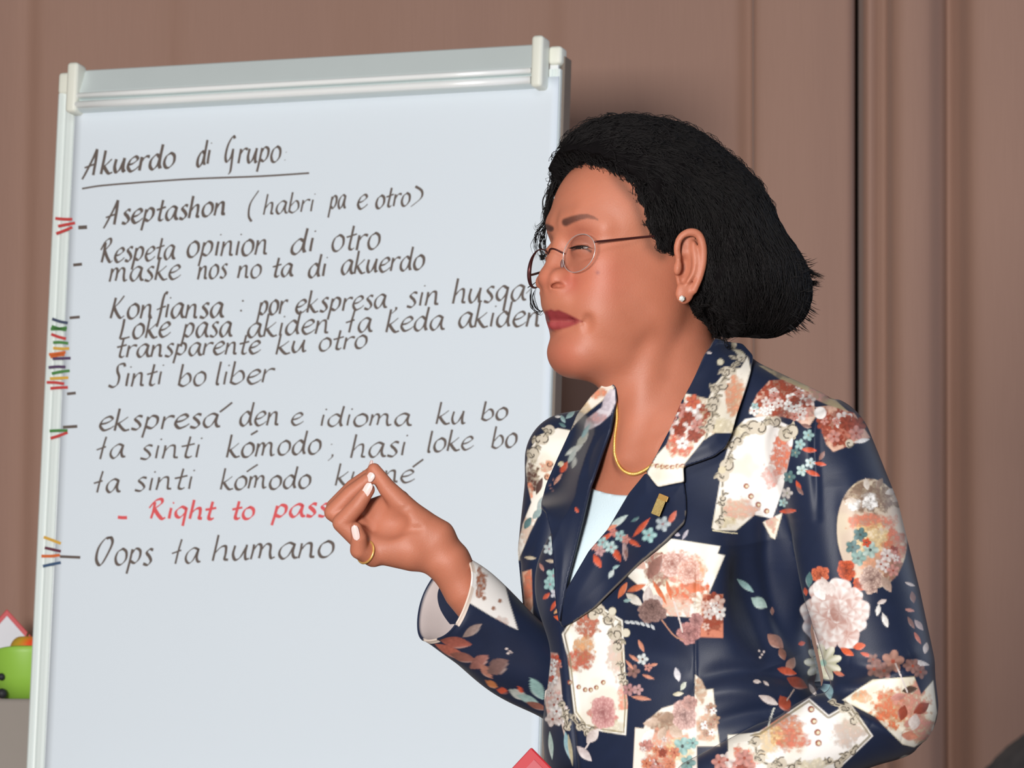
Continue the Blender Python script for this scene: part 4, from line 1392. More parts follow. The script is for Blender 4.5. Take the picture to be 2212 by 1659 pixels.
    def bouquet(self, cx, cy, rx, ry, n, cols, r=11, seed=0):
        """a dense clump of small blossoms"""
        rg = np.random.default_rng(seed)
        for k in range(n):
            t = rg.random() * 6.28; q = math.sqrt(rg.random())
            self.flower(cx + rx * q * math.cos(t), cy + ry * q * math.sin(t), r * (.6 + .8 * rg.random()), cols[rg.integers(len(cols))], RUST, 5, rg.random() * 3)

def print_front(p):
    """the printed cards, roses and sprigs of the cloth"""
    warm = [ROSE, PALE, RUST, s2l((222, 150, 126)), IVORY, s2l((196, 112, 92))]
    # --- near shoulder
    p.bouquet(1690, 775, 50, 14, 16, [RUST, TEAL, ROSE, DUST], 9, 3)
    p.card([(1640,790),(1690,792),(1780,842),(1850,905),(1840,898),(1760,862),(1690,822)], s2l((168, 152, 120)), None, [(1700,800,50,18,s2l((110,100,88)),.9),(1780,850,40,20,ROSE,.8)], 4)
    p.card([(1662,822),(1690,820),(1755,850),(1762,900),(1745,925),(1720,908),(1690,900),(1640,906),(1618,888),(1636,850)], s2l((226, 186, 166)), None, [(1690,862,64,46,RUST,1.0),(1735,880,30,30,ROSE,.9)], 5, .2)
    p.bouquet(1700, 868, 52, 34, 26, [PALE, IVORY, ROSE, RUST], 11, 6)
    p.bouquet(1648, 888, 26, 14, 8, [IVORY, MINT], 8, 7)
    # big card with scrolls on the chest
    p.card([(1590,925),(1610,905),(1660,898),(1715,925),(1712,960),(1690,1060),(1668,1120),(1630,1112),(1590,1146),(1545,1145),(1538,1140),(1552,1060),(1560,1010),(1575,960)], IVORY, None,
           [(1690,985,26,50,s2l((206,120,96)),.95),(1665,1030,22,30,ROSE,.7),(1600,1100,42,26,s2l((206,160,140)),.8),(1570,1130,26,14,s2l((226,208,160)),.9),(1600,930,30,20,BUTTER,.9)], 8, .6)
    p.vine([(1560,1050),(1568,1000),(1592,955),(1620,930),(1660,915),(1700,930),(1715,945)], 9, 15, 9)
    p.vine([(1556,1140),(1560,1100),(1562,1060)], 4, 9, 10)
    for k, (a, b) in enumerate([(1612,1050),(1622,1072),(1638,1090),(1656,1104)]): p.bead(a, b, 6)
    p.dot(1560, 1015, 8, s2l((214,200,160))); p.dot(1590, 935, 7, s2l((214,200,160)))
    p.line([(1540,1146),(1570,1150),(1592,1152)], 2.5, s2l((206,196,160)))
    # sprig of blue flowers beside the card
    for (a, b, r, c) in [(1746,940,13,MINT),(1728,960,12,MINT),(1718,978,11,TEAL),(1750,1000,12,s2l((196,222,226))),(1732,1016,13,s2l((186,216,214))),(1705,1030,14,TEAL),(1700,1065,13,s2l((196,190,186))),(1692,1086,10,MINT)]:
        p.flower(a, b, r, c, s2l((150,150,130)))
    for (a, b, l, t, w) in [(1748,972,34,5,11),(1775,985,24,-60,9),(1755,1022,34,20,10),(1772,1002,28,10,8),(1725,1050,26,65,9),(1728,1060,24,50,8),(1702,1104,38,-4,10),(1742,920,24,15,8)]:
        p.leaf(a, b, l, t, w, CORAL if l > 25 else DUST)
    p.card([(1648,1128),(1690,1108),(1674,1165),(1665,1160)], CREAM, None, [(1668,1130,14,20,ROSE,.8)], 12)
    # --- near sleeve
    p.card([(1762,880),(1790,876),(1845,892),(1880,945),(1800,976),(1785,960),(1770,915)], s2l((214, 170, 150)), None, [(1815,920,56,46,RUST,1.0)], 13, .1)
    p.bouquet(1815, 922, 44, 34, 16, [ROSE, PALE, s2l((196,120,100)), RUST], 14, 14)
    p.dot(1772, 892, 13, IVORY); p.scroll(1835, 958, 10, 1); p.leaf(1862, 952, 34, -12, 9, IVORY)
    th_ = np.linspace(0, 6.283, 40, endpoint=False)
    p.card(np.stack([1884 + 76 * np.cos(th_) + 6 * np.sin(th_), 1152 + 118 * np.sin(th_)], 1), s2l((206, 186, 166)), None,
           [(1880,1075,56,38,s2l((128,104,88)),.9),(1878,1082,22,20,IVORY,1.0),(1846,1090,16,14,IVORY,1.0),(1884,1128,60,20,s2l((206,128,104)),.95),(1880,1165,50,34,s2l((232,200,136)),.9),(1930,1180,26,40,s2l((196,112,84)),.9),(1900,1220,50,30,s2l((206,150,120)),.9),(1930,1235,24,30,s2l((140,100,84)),.9)], 15, .4)
    for k, (a, b) in enumerate([(1838,1082),(1850,1062),(1872,1046),(1900,1044),(1924,1062),(1940,1090)]): p.leaf(a, b, 26, 40 * k, 13, s2l((150,126,108)) if k % 2 else s2l((222,206,190)))
    for (a, b, r, c) in [(1858,1155,17,TEAL),(1842,1182,17,TEAL),(1880,1188,19,s2l((176,200,192))),(1854,1206,18,s2l((134,166,160))),(1872,1172,11,CORAL)]: p.flower(a, b, r, c, s2l((70,80,76)))
    p.bouquet(1925, 1205, 24, 48, 10, [ROSE, PALE, RUST], 11, 17)
    p.rose(1828, 1232, 19, ORANGE, RUST, 1, 1.3); p.rose(1772, 1242, 19, s2l((226,120,84)), RUST, 2); p.rose(1858, 1262, 18, ORANGE, RUST, 3, .8)
    p.rose(1882, 1252, 24, s2l((214,186,172)), DUST, 4, 1.3); p.leaf(1748, 1252, 34, 95, 15, TEAL); p.leaf(1915, 1262, 40, 60, 18, s2l((176,150,136)))
    p.rose(1806, 1328, 78, s2l((240,228,224)), s2l((214,162,150)), 5, .98)
    p.petals([(1770,1278),(1782,1266),(1796,1274)], 20, [PALE, IVORY], 8)
    p.flower(1778, 1432, 42, s2l((226,224,190)), s2l((150,190,176)), 9, .3)
    for (a, b, l, t, w, c) in [(1830,1408,34,30,14,ORANGE),(1856,1396,28,-10,16,ORANGE),(1870,1414,26,20,8,CORAL),(1812,1455,26,20,9,s2l((206,120,96))),(1897,1318,26,100,10,IVORY),(1912,1340,34,70,12,IVORY),(1905,1300,22,-20,9,PALE),(1740,1278,18,80,9,CORAL),(1732,1390,16,-10,9,CORAL)]:
        p.leaf(a, b, l, t, w, c)
    for (a, b, l, t, w, c) in [(1966,1262,24,20,6,PALE),(1972,1290,26,80,12,DUST),(1965,1318,22,10,7,ROSE),(1968,1345,30,60,9,DUST),(1985,1350,30,50,12,s2l((190,170,170))),(1982,1378,30,60,8,s2l((206,120,100))),(1985,1432,46,10,12,s2l((214,206,206))),(2000,1400,26,100,12,PALE)]:
        p.leaf(a, b, l, t, w, c)
    # elbow card
    p.card([(1820,1512),(1885,1468),(1975,1462),(1990,1500),(2016,1470),(2024,1540),(2012,1592),(1975,1614),(1950,1608),(1890,1548)], s2l((248, 238, 206)), None,
           [(1925,1530,44,44,s2l((206,118,84)),.95),(1970,1520,40,50,s2l((200,140,124)),.9),(1985,1575,34,30,ROSE,.8),(1860,1505,24,14,s2l((226,150,100)),.7)], 21, .7)
    p.bouquet(1905, 1430, 26, 22, 5, [DUST, s2l((172,128,114))], 20, 22); p.bouquet(1975, 1448, 22, 14, 4, [DUST], 18, 23)
    p.petals([(1950,1540),(1975,1560),(1990,1530),(1940,1505),(1965,1590)], 20, warm, 24)
    p.leaf(1965, 1490, 34, -10, 16, s2l((86,66,56))); p.line([(1935,1435),(1950,1470),(1960,1495)], 3, PALE)
    # forearm card at the bottom
    p.card([(1592,1590),(1640,1580),(1748,1508),(1790,1545),(1836,1518),(1886,1590),(1850,1625),(1800,1672),(1640,1690),(1570,1680),(1575,1600)], IVORY, s2l((128,118,96)),
           [(1690,1570,46,44,s2l((206,140,112)),.95),(1660,1600,40,34,s2l((232,196,130)),.8),(1710,1600,40,24,s2l((196,112,90)),.8),(1830,1580,40,34,s2l((206,180,164)),.8),(1600,1650,40,36,s2l((206,116,96)),.9),(1750,1650,40,14,BUTTER,.9)], 25, .5, 2.2)
    p.vine([(1800,1520),(1826,1530),(1850,1560)], 4, 11, 26); p.vine([(1785,1650),(1820,1640),(1850,1610)], 4, 10, 27); p.vine([(1630,1600),(1640,1640),(1680,1655),(1730,1650)], 6, 12, 28)
    for (a, b) in [(1752,1532),(1758,1558),(1766,1582),(1768,1605)]: p.bead(a, b, 7)
    p.bouquet(1580, 1652, 34, 26, 14, [RUST, ROSE, IVORY, PALE], 14, 29)
    # sprigs around the waist fold
    for (a, b, l, t, w, c) in [(1610,1265,46,38,13,s2l((150,186,186))),(1640,1302,40,30,24,s2l((168,196,190))),(1668,1320,18,90,8,DUST),(1675,1385,46,40,26,s2l((158,116,104))),(1690,1412,30,70,16,s2l((140,96,84))),(1708,1435,34,-60,20,s2l((168,128,116))),(1700,1450,44,15,16,s2l((186,84,60))),(1722,1475,50,25,24,s2l((140,66,52))),
                               (1660,1512,46,25,16,PALE),(1695,1520,40,60,26,s2l((158,72,52))),(1635,1472,18,5,8,PALE),(1655,1476,16,40,6,PALE),(1790,1492,40,80,18,s2l((150,186,196))),(1755,1490,30,60,10,PALE),(1900,1640,0.1,0,.1,PALE),(1955,1640,40,-20,16,s2l((214,222,220)))]:
        p.leaf(a, b, l, t, w, c)
    p.line([(1672,1530),(1665,1550),(1660,1568)], 3, s2l((200,200,190))); p.line([(1715,1490),(1705,1505),(1700,1512)], 2.5, s2l((170,150,140)))
    for (a, b) in [(1640,1406),(1646,1414),(1650,1408),(1642,1420)]: p.dot(a, b, 2.4, PALE)
    # --- middle of the near front: white card with a bouquet
    p.card([(1425,1160),(1556,1180),(1550,1196),(1566,1200),(1530,1285),(1520,1335),(1440,1330),(1380,1265),(1345,1235),(1352,1216),(1400,1200)], s2l((250, 244, 226)), None,
           [(1470,1225,44,40,s2l((206,140,124)),.9),(1420,1230,26,40,s2l((150,104,92)),.85),(1500,1240,26,30,s2l((222,150,110)),.8),(1490,1280,50,26,s2l((206,104,70)),.9),(1460,1310,40,26,s2l((226,160,136)),.7)], 31, .55)
    p.rose(1452, 1218, 34, s2l((240,206,194)), s2l((196,130,116)), 2, .8); p.rose(1488, 1236, 26, s2l((236,196,180)), s2l((206,130,110)), 7)
    p.leaf(1415, 1225, 60, -60, 26, s2l((150,108,98))); p.leaf(1400, 1190, 70, -25, 26, s2l((190,136,122))); p.leaf(1378, 1215, 44, 40, 26, s2l((222,178,160)))
    for (a, b, l, t, w) in [(1345,1275,40,-60,13),(1375,1270,44,-20,13),(1425,1280,60,60,10),(1445,1275,44,75,9),(1500,1270,50,10,22)]: p.leaf(a, b, l, t, w, s2l((214,118,80)))
    p.leaf(1370, 1295, 44, 35, 18, CREAM); p.petals([(1400,1290),(1420,1300)], 24, [CREAM, PALE], 5)
    p.flower(1520, 1302, 28, s2l((244,226,200)), s2l((206,120,80)), 9)
    p.card([(1518,1283),(1562,1284),(1562,1378),(1512,1376)], s2l((206, 130, 104)), None, [(1540,1320,24,50,RUST,.9)], 33, .1)
    p.bouquet(1538, 1330, 18, 38, 10, [PALE, IVORY, RUST, s2l((226,190,176))], 13, 34)
    p.rose(1408, 1322, 32, s2l((160,130,124)), s2l((120,92,88)), 6, .8); p.rose(1408, 1310, 18, s2l((150,120,114)), s2l((110,84,80)), 2)
    p.rose(1488, 1368, 24, s2l((206,150,146)), s2l((150,100,100)), 4); p.rose(1505, 1340, 16, s2l((200,150,146)), s2l((160,110,110)), 5)
    p.line([(1430,1340),(1455,1372),(1475,1382)], 3, s2l((176,130,110))); p.line([(1456,1300),(1468,1340),(1474,1365)], 3, PALE)
    for k in range(6): p.leaf(1355 + 11 * k, 1344 + 1.2 * k * k * .35, 14, 15 + 8 * k, 6, s2l((206,214,220)))
    p.leaf(1355, 1297, 18, -10, 7, MINT); p.leaf(1480, 1155, 26, -60, 7, s2l((190,184,196))); p.leaf(1462, 1154, 16, 20, 8, s2l((190,184,196)))
    # --- lower near front: scroll card
    p.card([(1252,1318),(1300,1312),(1345,1340),(1348,1400),(1352,1480),(1356,1520),(1352,1588),(1300,1580),(1262,1570),(1240,1540),(1226,1420),(1214,1370),(1232,1342)], s2l((250, 244, 228)), s2l((140,128,104)),
           [(1268,1350,30,30,s2l((178,108,88)),1.0),(1262,1400,24,30,s2l((214,160,116)),.95),(1256,1425,34,26,s2l((190,104,84)),.9),(1330,1420,20,50,s2l((214,176,158)),.7),(1300,1545,34,32,s2l((206,130,126)),.9),(1345,1505,16,34,s2l((214,110,90)),.6),(1325,1570,30,16,s2l((226,214,176)),.9)], 35, .5, 1.6)
    p.vine([(1255,1318),(1290,1322),(1318,1338),(1328,1370),(1336,1402)], 8, 14, 36); p.vine([(1236,1548),(1256,1572),(1280,1580)], 4, 9, 37)
    p.vine([(1340,1430),(1344,1460),(1350,1490)], 3, 8, 30)
    for (a, b) in [(1231,1474),(1250,1484),(1264,1490),(1276,1490),(1288,1485),(1303,1474)]: p.bead(a, b, 5)
    p.rose(1302, 1540, 30, s2l((226,176,172)), s2l((200,130,130)), 3, 1.2); p.leaf(1280, 1590, 40, -50, 22, PALE); p.line([(1275,1600),(1266,1615),(1258,1622)], 3, PALE); p.leaf(1262, 1628, 46, 45, 18, s2l((222,206,206)))
    p.dot(1352, 1367, 9, s2l((222,212,180))); p.dot(1323, 1320, 8, s2l((222,212,180)))
    # sprig right of it
    for (a, b, r, c) in [(1388,1424,13,s2l((206,214,214))),(1368,1450,15,DUST),(1358,1490,14,s2l((176,130,130))),(1378,1490,12,s2l((190,150,150))),(1400,1442,9,ROSE)]: p.flower(a, b, r, c, BROWN)
    for (a, b, l, t, w) in [(1385,1395,30,65,9),(1370,1422,28,35,7),(1400,1462,28,20,7),(1385,1508,44,8,9),(1412,1436,18,-10,6),(1360,1436,26,50,6)]: p.leaf(a, b, l, t, w, s2l((206,140,116)))
    p.leaf(1463, 1457, 32, 75, 13, s2l((216,214,222))); p.leaf(1476, 1482, 22, -60, 10, s2l((200,206,190))); p.leaf(1465, 1499, 24, -8, 9, s2l((214,206,176)))
    # --- bottom centre card pair
    p.card([(1502,1458),(1515,1468),(1525,1490),(1540,1488),(1548,1560),(1555,1612),(1506,1612),(1500,1540)], s2l((236,222,200)), None, [(1515,1490,14,30,s2l((176,140,116)),.8),(1525,1570,26,34,s2l((196,150,124)),.8)], 38)
    p.card([(1372,1572),(1390,1574),(1398,1556),(1430,1530),(1470,1518),(1504,1516),(1506,1690),(1366,1690)], s2l((240,226,206)), None,
           [(1430,1560,34,24,s2l((150,120,100)),.85),(1440,1600,50,26,s2l((214,150,126)),.8),(1430,1640,44,30,s2l((196,116,90)),.85),(1470,1620,30,30,s2l((232,204,140)),.8)], 39)
    p.petals([(1410,1560),(1440,1550),(1400,1590),(1430,1585),(1460,1580)], 22, [IVORY, s2l((206,180,160)), s2l((160,132,112))], 40)
    p.rose(1478, 1545, 30, s2l((222,184,176)), s2l((160,118,112)), 3, 1.1); p.rose(1490, 1518, 16, s2l((206,160,150)), s2l((160,118,112)), 4)
    for (a, b, r, c) in [(1474,1612,21,s2l((156,196,192))),(1496,1605,14,s2l((140,184,180))),(1486,1648,18,s2l((140,178,176))),(1412,1650,12,RUST)]: p.flower(a, b, r, c, s2l((60,70,70)))
    p.bouquet(1425, 1630, 40, 34, 18, [RUST, ROSE, s2l((206,130,100)), PALE], 10, 41)
    p.bouquet(1530, 1560, 16, 44, 9, [PALE, IVORY, s2l((176,140,116))], 10, 42)
    p.card([(1572,1588),(1620,1584),(1622,1600),(1584,1606),(1586,1640),(1574,1640)], s2l((226,218,196)), None, [], 43)
    # --- far front panel
    p.card([(1205,925),(1232,930),(1212,980),(1196,1020),(1180,1060),(1172,1090),(1160,1120),(1145,1150),(1120,1210),(1108,1228),(1118,1180),(1130,1130),(1148,1085),(1140,1050),(1136,1010),(1142,975),(1165,940)], s2l((244,234,214)), None,
           [(1150,1030,16,34,s2l((96,66,58)),.9),(1180,1010,16,16,s2l((206,140,120)),.8),(1145,985,24,18,s2l((170,160,140)),.8),(1140,1060,16,20,s2l((226,140,110)),.8),(1140,1150,22,40,s2l((206,176,156)),.8)], 44)
    p.vine([(1195,932),(1172,945),(1155,970),(1150,995)], 5, 12, 45); p.scroll(1186, 1002, 8, 1, 0, 2, s2l((206,150,120))); p.scroll(1182, 1030, 8, 1, 1, 2, s2l((206,150,120)))
    for (a, b, l, t, w, c) in [(1170,1085,40,-60,14,s2l((176,190,190))),(1160,1110,30,-50,14,s2l((150,170,170))),(1165,1050,40,-70,12,s2l((90,64,60))),(1185,1060,36,-55,9,ROSE),(1140,1130,30,-60,14,TEAL)]: p.leaf(a, b, l, t, w, c)
    for (a, b, l, t, w, c) in [(1217,1135,36,8,12,CORAL),(1222,1160,30,30,12,s2l((214,200,190))),(1215,1172,26,-20,9,CORAL),(1190,1212,24,5,7,s2l((196,180,160))),(1215,1220,22,-30,9,ORANGE),(1145,1205,26,5,7,s2l((206,190,160))),(1205,1205,26,-60,8,ORANGE),(1170,1225,20,60,7,ROSE),(1215,1290,26,-40,10,CORAL),(1196,1308,28,-60,8,CORAL),(1212,1336,34,15,12,ORANGE),(1205,1318,24,-40,7,s2l((226,170,120))),(1180,1288,20,-40,9,CORAL)]: p.leaf(a, b, l, t, w, c)
    for (a, b, r, c) in [(1197,1168,14,s2l((190,214,220))),(1186,1186,13,s2l((200,220,226))),(1212,1222,17,s2l((150,196,196))),(1196,1244,18,s2l((156,198,194))),(1188,1262,15,s2l((150,190,190))),(1200,1282,12,s2l((196,200,210)))]: p.flower(a, b, r, c, s2l((150,130,140)))
    p.card([(1128,1236),(1148,1230),(1150,1290),(1152,1340),(1168,1420),(1160,1440),(1146,1400),(1134,1310)], s2l((226,168,140)), None, [(1142,1270,12,40,s2l((206,120,92)),.9),(1150,1350,12,40,s2l((214,140,110)),.9),(1155,1320,8,12,IVORY,.9)], 46, .1)
    p.scroll(1158, 1385, 10, 1, 0, 2.4); p.leaf(1106, 1262, 34, -80, 10, ROSE); p.leaf(1092, 1290, 40, 80, 12, s2l((222,190,176))); p.leaf(1102, 1240, 24, -50, 8, CORAL); p.leaf(1112, 1262, 26, 90, 12, s2l((150,116,110)))
    p.card([(1160,1405),(1205,1412),(1212,1480),(1218,1560),(1222,1600),(1212,1560),(1186,1560),(1174,1500),(1158,1430)], s2l((240,214,200)), None, [(1180,1430,26,24,s2l((214,120,96)),.9),(1190,1475,26,26,s2l((236,206,196)),.8),(1196,1520,22,30,s2l((226,170,160)),.9),(1205,1440,12,30,s2l((176,104,84)),.8)], 47, .2)
    p.bouquet(1188, 1450, 22, 40, 14, [IVORY, PALE, CORAL, ROSE], 13, 48); p.bouquet(1196, 1530, 16, 40, 10, [IVORY, PALE, ROSE], 12, 49)
    p.vine([(1214,1520),(1220,1548),(1228,1575)], 4, 8, 50)
    p.leaf(1190, 1610, 60, 85, 10, s2l((186,214,206))); p.leaf(1226, 1610, 60, 80, 14, s2l((150,190,200))); p.leaf(1232, 1620, 70, 82, 8, s2l((190,180,150)))
    # far shoulder
    for (a, b, l, t, w, c) in [(1232,896,26,-40,10,MINT),(1216,905,20,60,8,MINT),(1238,876,20,-20,7,ROSE),(1205,900,14,0,5,IVORY),(1215,918,18,30,7,TEAL)]: p.leaf(a, b, l, t, w, c)

def print_collar(p):
    p.card([(1615,770),(1600,795),(1570,800),(1545,830),(1530,862),(1480,850),(1475,890),(1455,920),(1440,960),(1418,985),(1398,1022),(1420,1052),(1478,1040),(1476,1005),(1520,950),(1545,935),(1582,935),(1605,860),(1622,800)], s2l((244,232,206)), None,
           [(1500,900,44,50,RUST,.95),(1470,960,30,30,s2l((196,104,84)),.9),(1585,850,26,50,s2l((214,150,120)),.9),(1560,925,30,20,BUTTER,.9)], 61, .6)
    p.bouquet(1478, 915, 34, 50, 26, [IVORY, PALE, ROSE, RUST], 14, 62)
    p.flower(1496, 868, 17, s2l((206,110,84)), s2l((170,80,70)))
    p.vine([(1600,775),(1575,800),(1556,830),(1542,862),(1538,900),(1525,945)], 9, 13, 63)
    for k in range(7): p.bead(1408 + 11 * k, 1010 + 1.5 * math.sin(k) - abs(k - 4) * 1.6, 5)
    p.dot(1556, 782, 7, s2l((214,204,170))); p.leaf(1585, 745, 26, -80, 11, s2l((170,160,140))); p.leaf(1598, 762, 30, 30, 10, s2l((206,196,170))); p.leaf(1538, 742, 12, -60, 4, IVORY); p.leaf(1532, 762, 12, 10, 4, PALE)
def print_lapel(p):
    for (a, b, l, t, w, c) in [(1334,1128,54,-35,13,s2l((186,208,206))),(1385,1140,54,-48,11,CORAL),(1368,1172,34,30,10,CORAL),(1290,1212,34,60,14,CORAL),(1332,1198,36,60,14,CORAL),(1350,1190,46,85,11,s2l((176,150,150))),(1452,1118,34,-60,12,s2l((206,110,90))),(1310,1160,36,-35,9,CORAL),(1318,1140,34,-20,8,s2l((222,140,110))),(1372,1122,20,-30,6,TEAL),(1352,1196,20,80,7,DUST),(1320,1240,22,-60,10,s2l((190,204,204))),(1330,1225,16,-20,6,MINT)]: p.leaf(a, b, l, t, w, c)
    for (a, b, r, c) in [(1325,1150,10,s2l((206,130,120))),(1340,1158,13,MINT),(1302,1172,13,MINT),(1296,1190,12,s2l((190,150,150))),(1320,1182,14,s2l((176,206,206))),(1285,1182,9,ROSE),(1402,1156,17,s2l((160,204,204))),(1432,1132,17,s2l((178,190,196))),(1352,1165,10,s2l((206,140,130)))]: p.flower(a, b, r, c, s2l((150,110,110)))
def print_far_lapel(p):
    p.card([(1318,826),(1326,838),(1300,866),(1262,896),(1240,918),(1234,926),(1246,896),(1276,856),(1300,832)], s2l((242,226,200)), None, [(1290,850,22,14,s2l((214,140,110)),.9),(1262,880,16,16,s2l((226,190,140)),.8)], 71)
    p.card([(1328,842),(1330,870),(1318,896),(1296,916),(1274,928),(1262,926),(1266,906),(1300,880),(1304,860),(1318,840)], s2l((206,196,206)), None, [(1310,868,18,20,s2l((190,180,190)),.9),(1288,905,24,16,s2l((190,150,150)),.9)], 72, 0)
    for (a, b, l, t, w, c) in [(1258,950,40,-50,15,s2l((196,200,186))),(1240,972,44,-30,13,s2l((206,214,206))),(1236,985,36,-60,11,s2l((186,200,196))),(1265,932,36,-60,9,s2l((150,200,206))),(1218,1010,28,-60,13,CORAL),(1240,1000,26,-70,10,s2l((190,196,190))),(1212,1002,14,0,11,s2l((206,196,160))),(1205,1035,30,-55,7,s2l((206,150,130))),(1246,1102,14,60,6,CORAL)]: p.leaf(a, b, l, t, w, c)
    for (a, b) in [(1195,1036),(1200,1040),(1190,1055),(1194,1060),(1188,1048)]: p.dot(a, b, 1.8, DUST)

def bleach(C):
    """the pale inks of the print are nearly neutral white"""
    lum = C @ np.array([.25, .6, .15])
    w = (.55 * sstep(.38, .75, lum))[:, None]
    return (C * (1 - w) + lum[:, None] * np.array([1.02, 1.0, .99]) * w) * .86

def cloth_base(V):
    """navy ground with a faint weave"""
    n = fbm(V[:, 0] / 30, V[:, 1] / 30 + V[:, 2] / 40, 90, 2)
    return NAVY * (.9 + .2 * n)[:, None]

def scatter_print(V, N, C, mask, seed):
    """the same kinds of motif on the sides of the garment that the front view does not show"""
    rg = np.random.default_rng(seed)
    idx = np.where(mask)[0]
    if not len(idx): return
    Vi = V[idx].astype(np.float32)
    for k in range(70):
        j = idx[rg.integers(len(idx))]
        c, n = V[j], N[j]
        q0 = np.where(np.abs(Vi[:, 0] - c[0]) < 75)[0]
        near_ = idx[q0[np.abs(Vi[q0] - c).max(1) < 75]]
        if len(near_) < 30: continue
        t1 = unit(np.cross(n, (0.2, 1, .1))); t2 = np.cross(n, t1)
        x = (V[near_] - c) @ t1; y = (V[near_] - c) @ t2
        ok = np.abs((V[near_] - c) @ n) < 45
        Cc = C[near_].copy()
        p = Paint(x, y, Cc, ok)
        m = rg.integers(5)
        if m == 0:
            a = rg.random() * 6; w, h = 40 + 25 * rg.random(), 45 + 25 * rg.random()
            q = [(s * w * math.cos(a) - t * h * math.sin(a), s * w * math.sin(a) + t * h * math.cos(a)) for s, t in ((-1, -1), (1, -1), (1, 1), (-1, 1))]
            p.card(q, IVORY, INK, [(0, 0, 30, 34, RUST, .9), (20, 20, 20, 20, ROSE, .8)], k)
            p.bouquet(0, 0, 26, 26, 10, [PALE, ROSE, IVORY], 11, k)
        elif m == 1: p.rose(0, 0, 46, PALE, ROSE, k)
        elif m == 2:
            for q in range(6): p.flower(rg.normal(0, 22), rg.normal(0, 22), 12, MINT if q % 2 else TEAL, BROWN)
        else:
            for q in range(6): p.leaf(rg.normal(0, 26), rg.normal(0, 26), 26, rg.random() * 180, 10, [CORAL, ROSE, DUST, MINT][q % 4])
        C[near_] = Cc

cloth_m = attr_mat('navy_floral_cloth', rough=0.5, spec=0.3, sheen=0.05, bump=0.10, bump_scale=1500)

JLO, JHI = (1040, 725, -500), (2090, 1960, 560)
J = Field(JLO, JHI, 5.0)
torso(J, 0)
Jt = J.S.copy()                                   # trunk alone, for collar and lapel heights
# near sleeve
J.chain([(K(1772, 975, 255), 112), (K(1830, 1120, 300), 112), (K(1868, 1300, 320), 118), (K(1898, 1440, 322), 118), (K(1908, 1520, 320), 112)], 30)
J.chain([(K(1905, 1530, 322), 110), (K(1790, 1590, 372), 92), (K(1650, 1650, 410), 80), (K(1520, 1712, 430), 74)], 22)
# far upper sleeve
J.chain([((1236, 1005, -300), 96), ((1210, 1200, -285), 92), ((1228, 1480, -185), 82)], 26)
J.cone(T(-45, 100, -60), (1236, 985, -290), 80, 88, 40)
# collar stand behind the neck
J.chain([((1602, 812, 60), 16), ((1606, 800, 30), 20), ((1606, 790, -30), 22), ((1570, 800, -110), 22), ((1480, 830, -150), 24), ((1380, 862, -140), 24)], 24)
jx, jy = np.meshgrid(J.ax[0], J.ax[1], indexing='ij')
VP = [(1331,800),(1330,860),(1318,925),(1296,985),(1273,1051),(1258,1120),(1244,1180),(1226,1250),(1207,1345),(1222,1275),(1272,1190),(1312,1144),(1358,1066),(1395,1021),(1418,982),(1448,925),(1471,869),(1491,833),(1530,770),(1545,735),(1540,700),(1380,700)]
dv, _ = polydist(VP, jx.ravel(), jy.ravel(), True)
dv = np.where(inside(VP, jx.ravel(), jy.ravel()), -dv, dv).reshape(jx.shape)
def vcut(X, Y, Z):
    Fh = tf[0] * (X - TO[0]) + tf[1] * (Y - TO[1]) + tf[2] * (Z - TO[2])
    return np.maximum(np.broadcast_to(dv[:, :, None], Fh.shape), 10 - Fh)
def heights(Sg):
    """front surface height map of a field"""
    neg = Sg < 0
    n = Sg.shape[2]
    last = n - 1 - np.argmax(neg[:, :, ::-1], axis=2)
    any_ = neg.any(2)
    ii, jj = np.indices(last.shape)
    l2 = np.minimum(last + 1, n - 1)
    a = Sg[ii, jj, last]; b = Sg[ii, jj, l2]
    z = J.lo[2] + (last + np.clip(a / (a - b - 1e-9), 0, 1)) * J.h
    return np.where(any_, z, np.nan)
Jn = Field(JLO, JHI, 5.0); Jn.S = Jt.copy()
Jn.cone(H(-15, -85, 0), (1466, 930, 5), 124, 138, 70)     # neck, for the collar to climb
Zc = heights(Jn.S)
def blur2(Z, it):
    ok = ~np.isnan(Z); z = np.where(ok, Z, 0.0); w = ok.astype(float)
    for _ in range(it):
        for ax in (0, 1):
            z = (np.roll(z, 1, ax) + 2 * z + np.roll(z, -1, ax)) / 4; w = (np.roll(w, 1, ax) + 2 * w + np.roll(w, -1, ax)) / 4
    return z / np.maximum(w, 1e-6)
Zs = blur2(Zc, 10)
Zw = blur2(Zc, 220)
def zat(x, y, Zs=Zs):
    gx_ = np.clip((np.asarray(x) - J.lo[0]) / J.h, 0, J.n[0] - 2); gy_ = np.clip((np.asarray(y) - J.lo[1]) / J.h, 0, J.n[1] - 2)
    i, j = gx_.astype(int), gy_.astype(int); f, g = gx_ - i, gy_ - j
    return Zs[i, j] * (1 - f) * (1 - g) + Zs[i + 1, j] * f * (1 - g) + Zs[i, j + 1] * (1 - f) * g + Zs[i + 1, j + 1] * f * g

# blouse: the trunk a little inside the jacket, only where the neckline is open
Bl = Field((1170, 1030, -60), (1440, 1420, 420), 5.0)
i0 = np.round((Bl.lo - J.lo) / J.h).astype(int)
Bl.S = Jt[i0[0]:i0[0] + Bl.n[0], i0[1]:i0[1] + Bl.n[1], i0[2]:i0[2] + Bl.n[2]] + 16
by = Bl.ax[1][None, :, None] - (1052 + (Bl.ax[0][:, None, None] - 1272) * .17 + 5 * np.sin((Bl.ax[0][:, None, None] - 1272) / 86 * 3.14))
Bl.S = np.maximum(Bl.S, -by).astype(np.float32)
J.func(vcut, JLO, JHI, 4, 'sub')

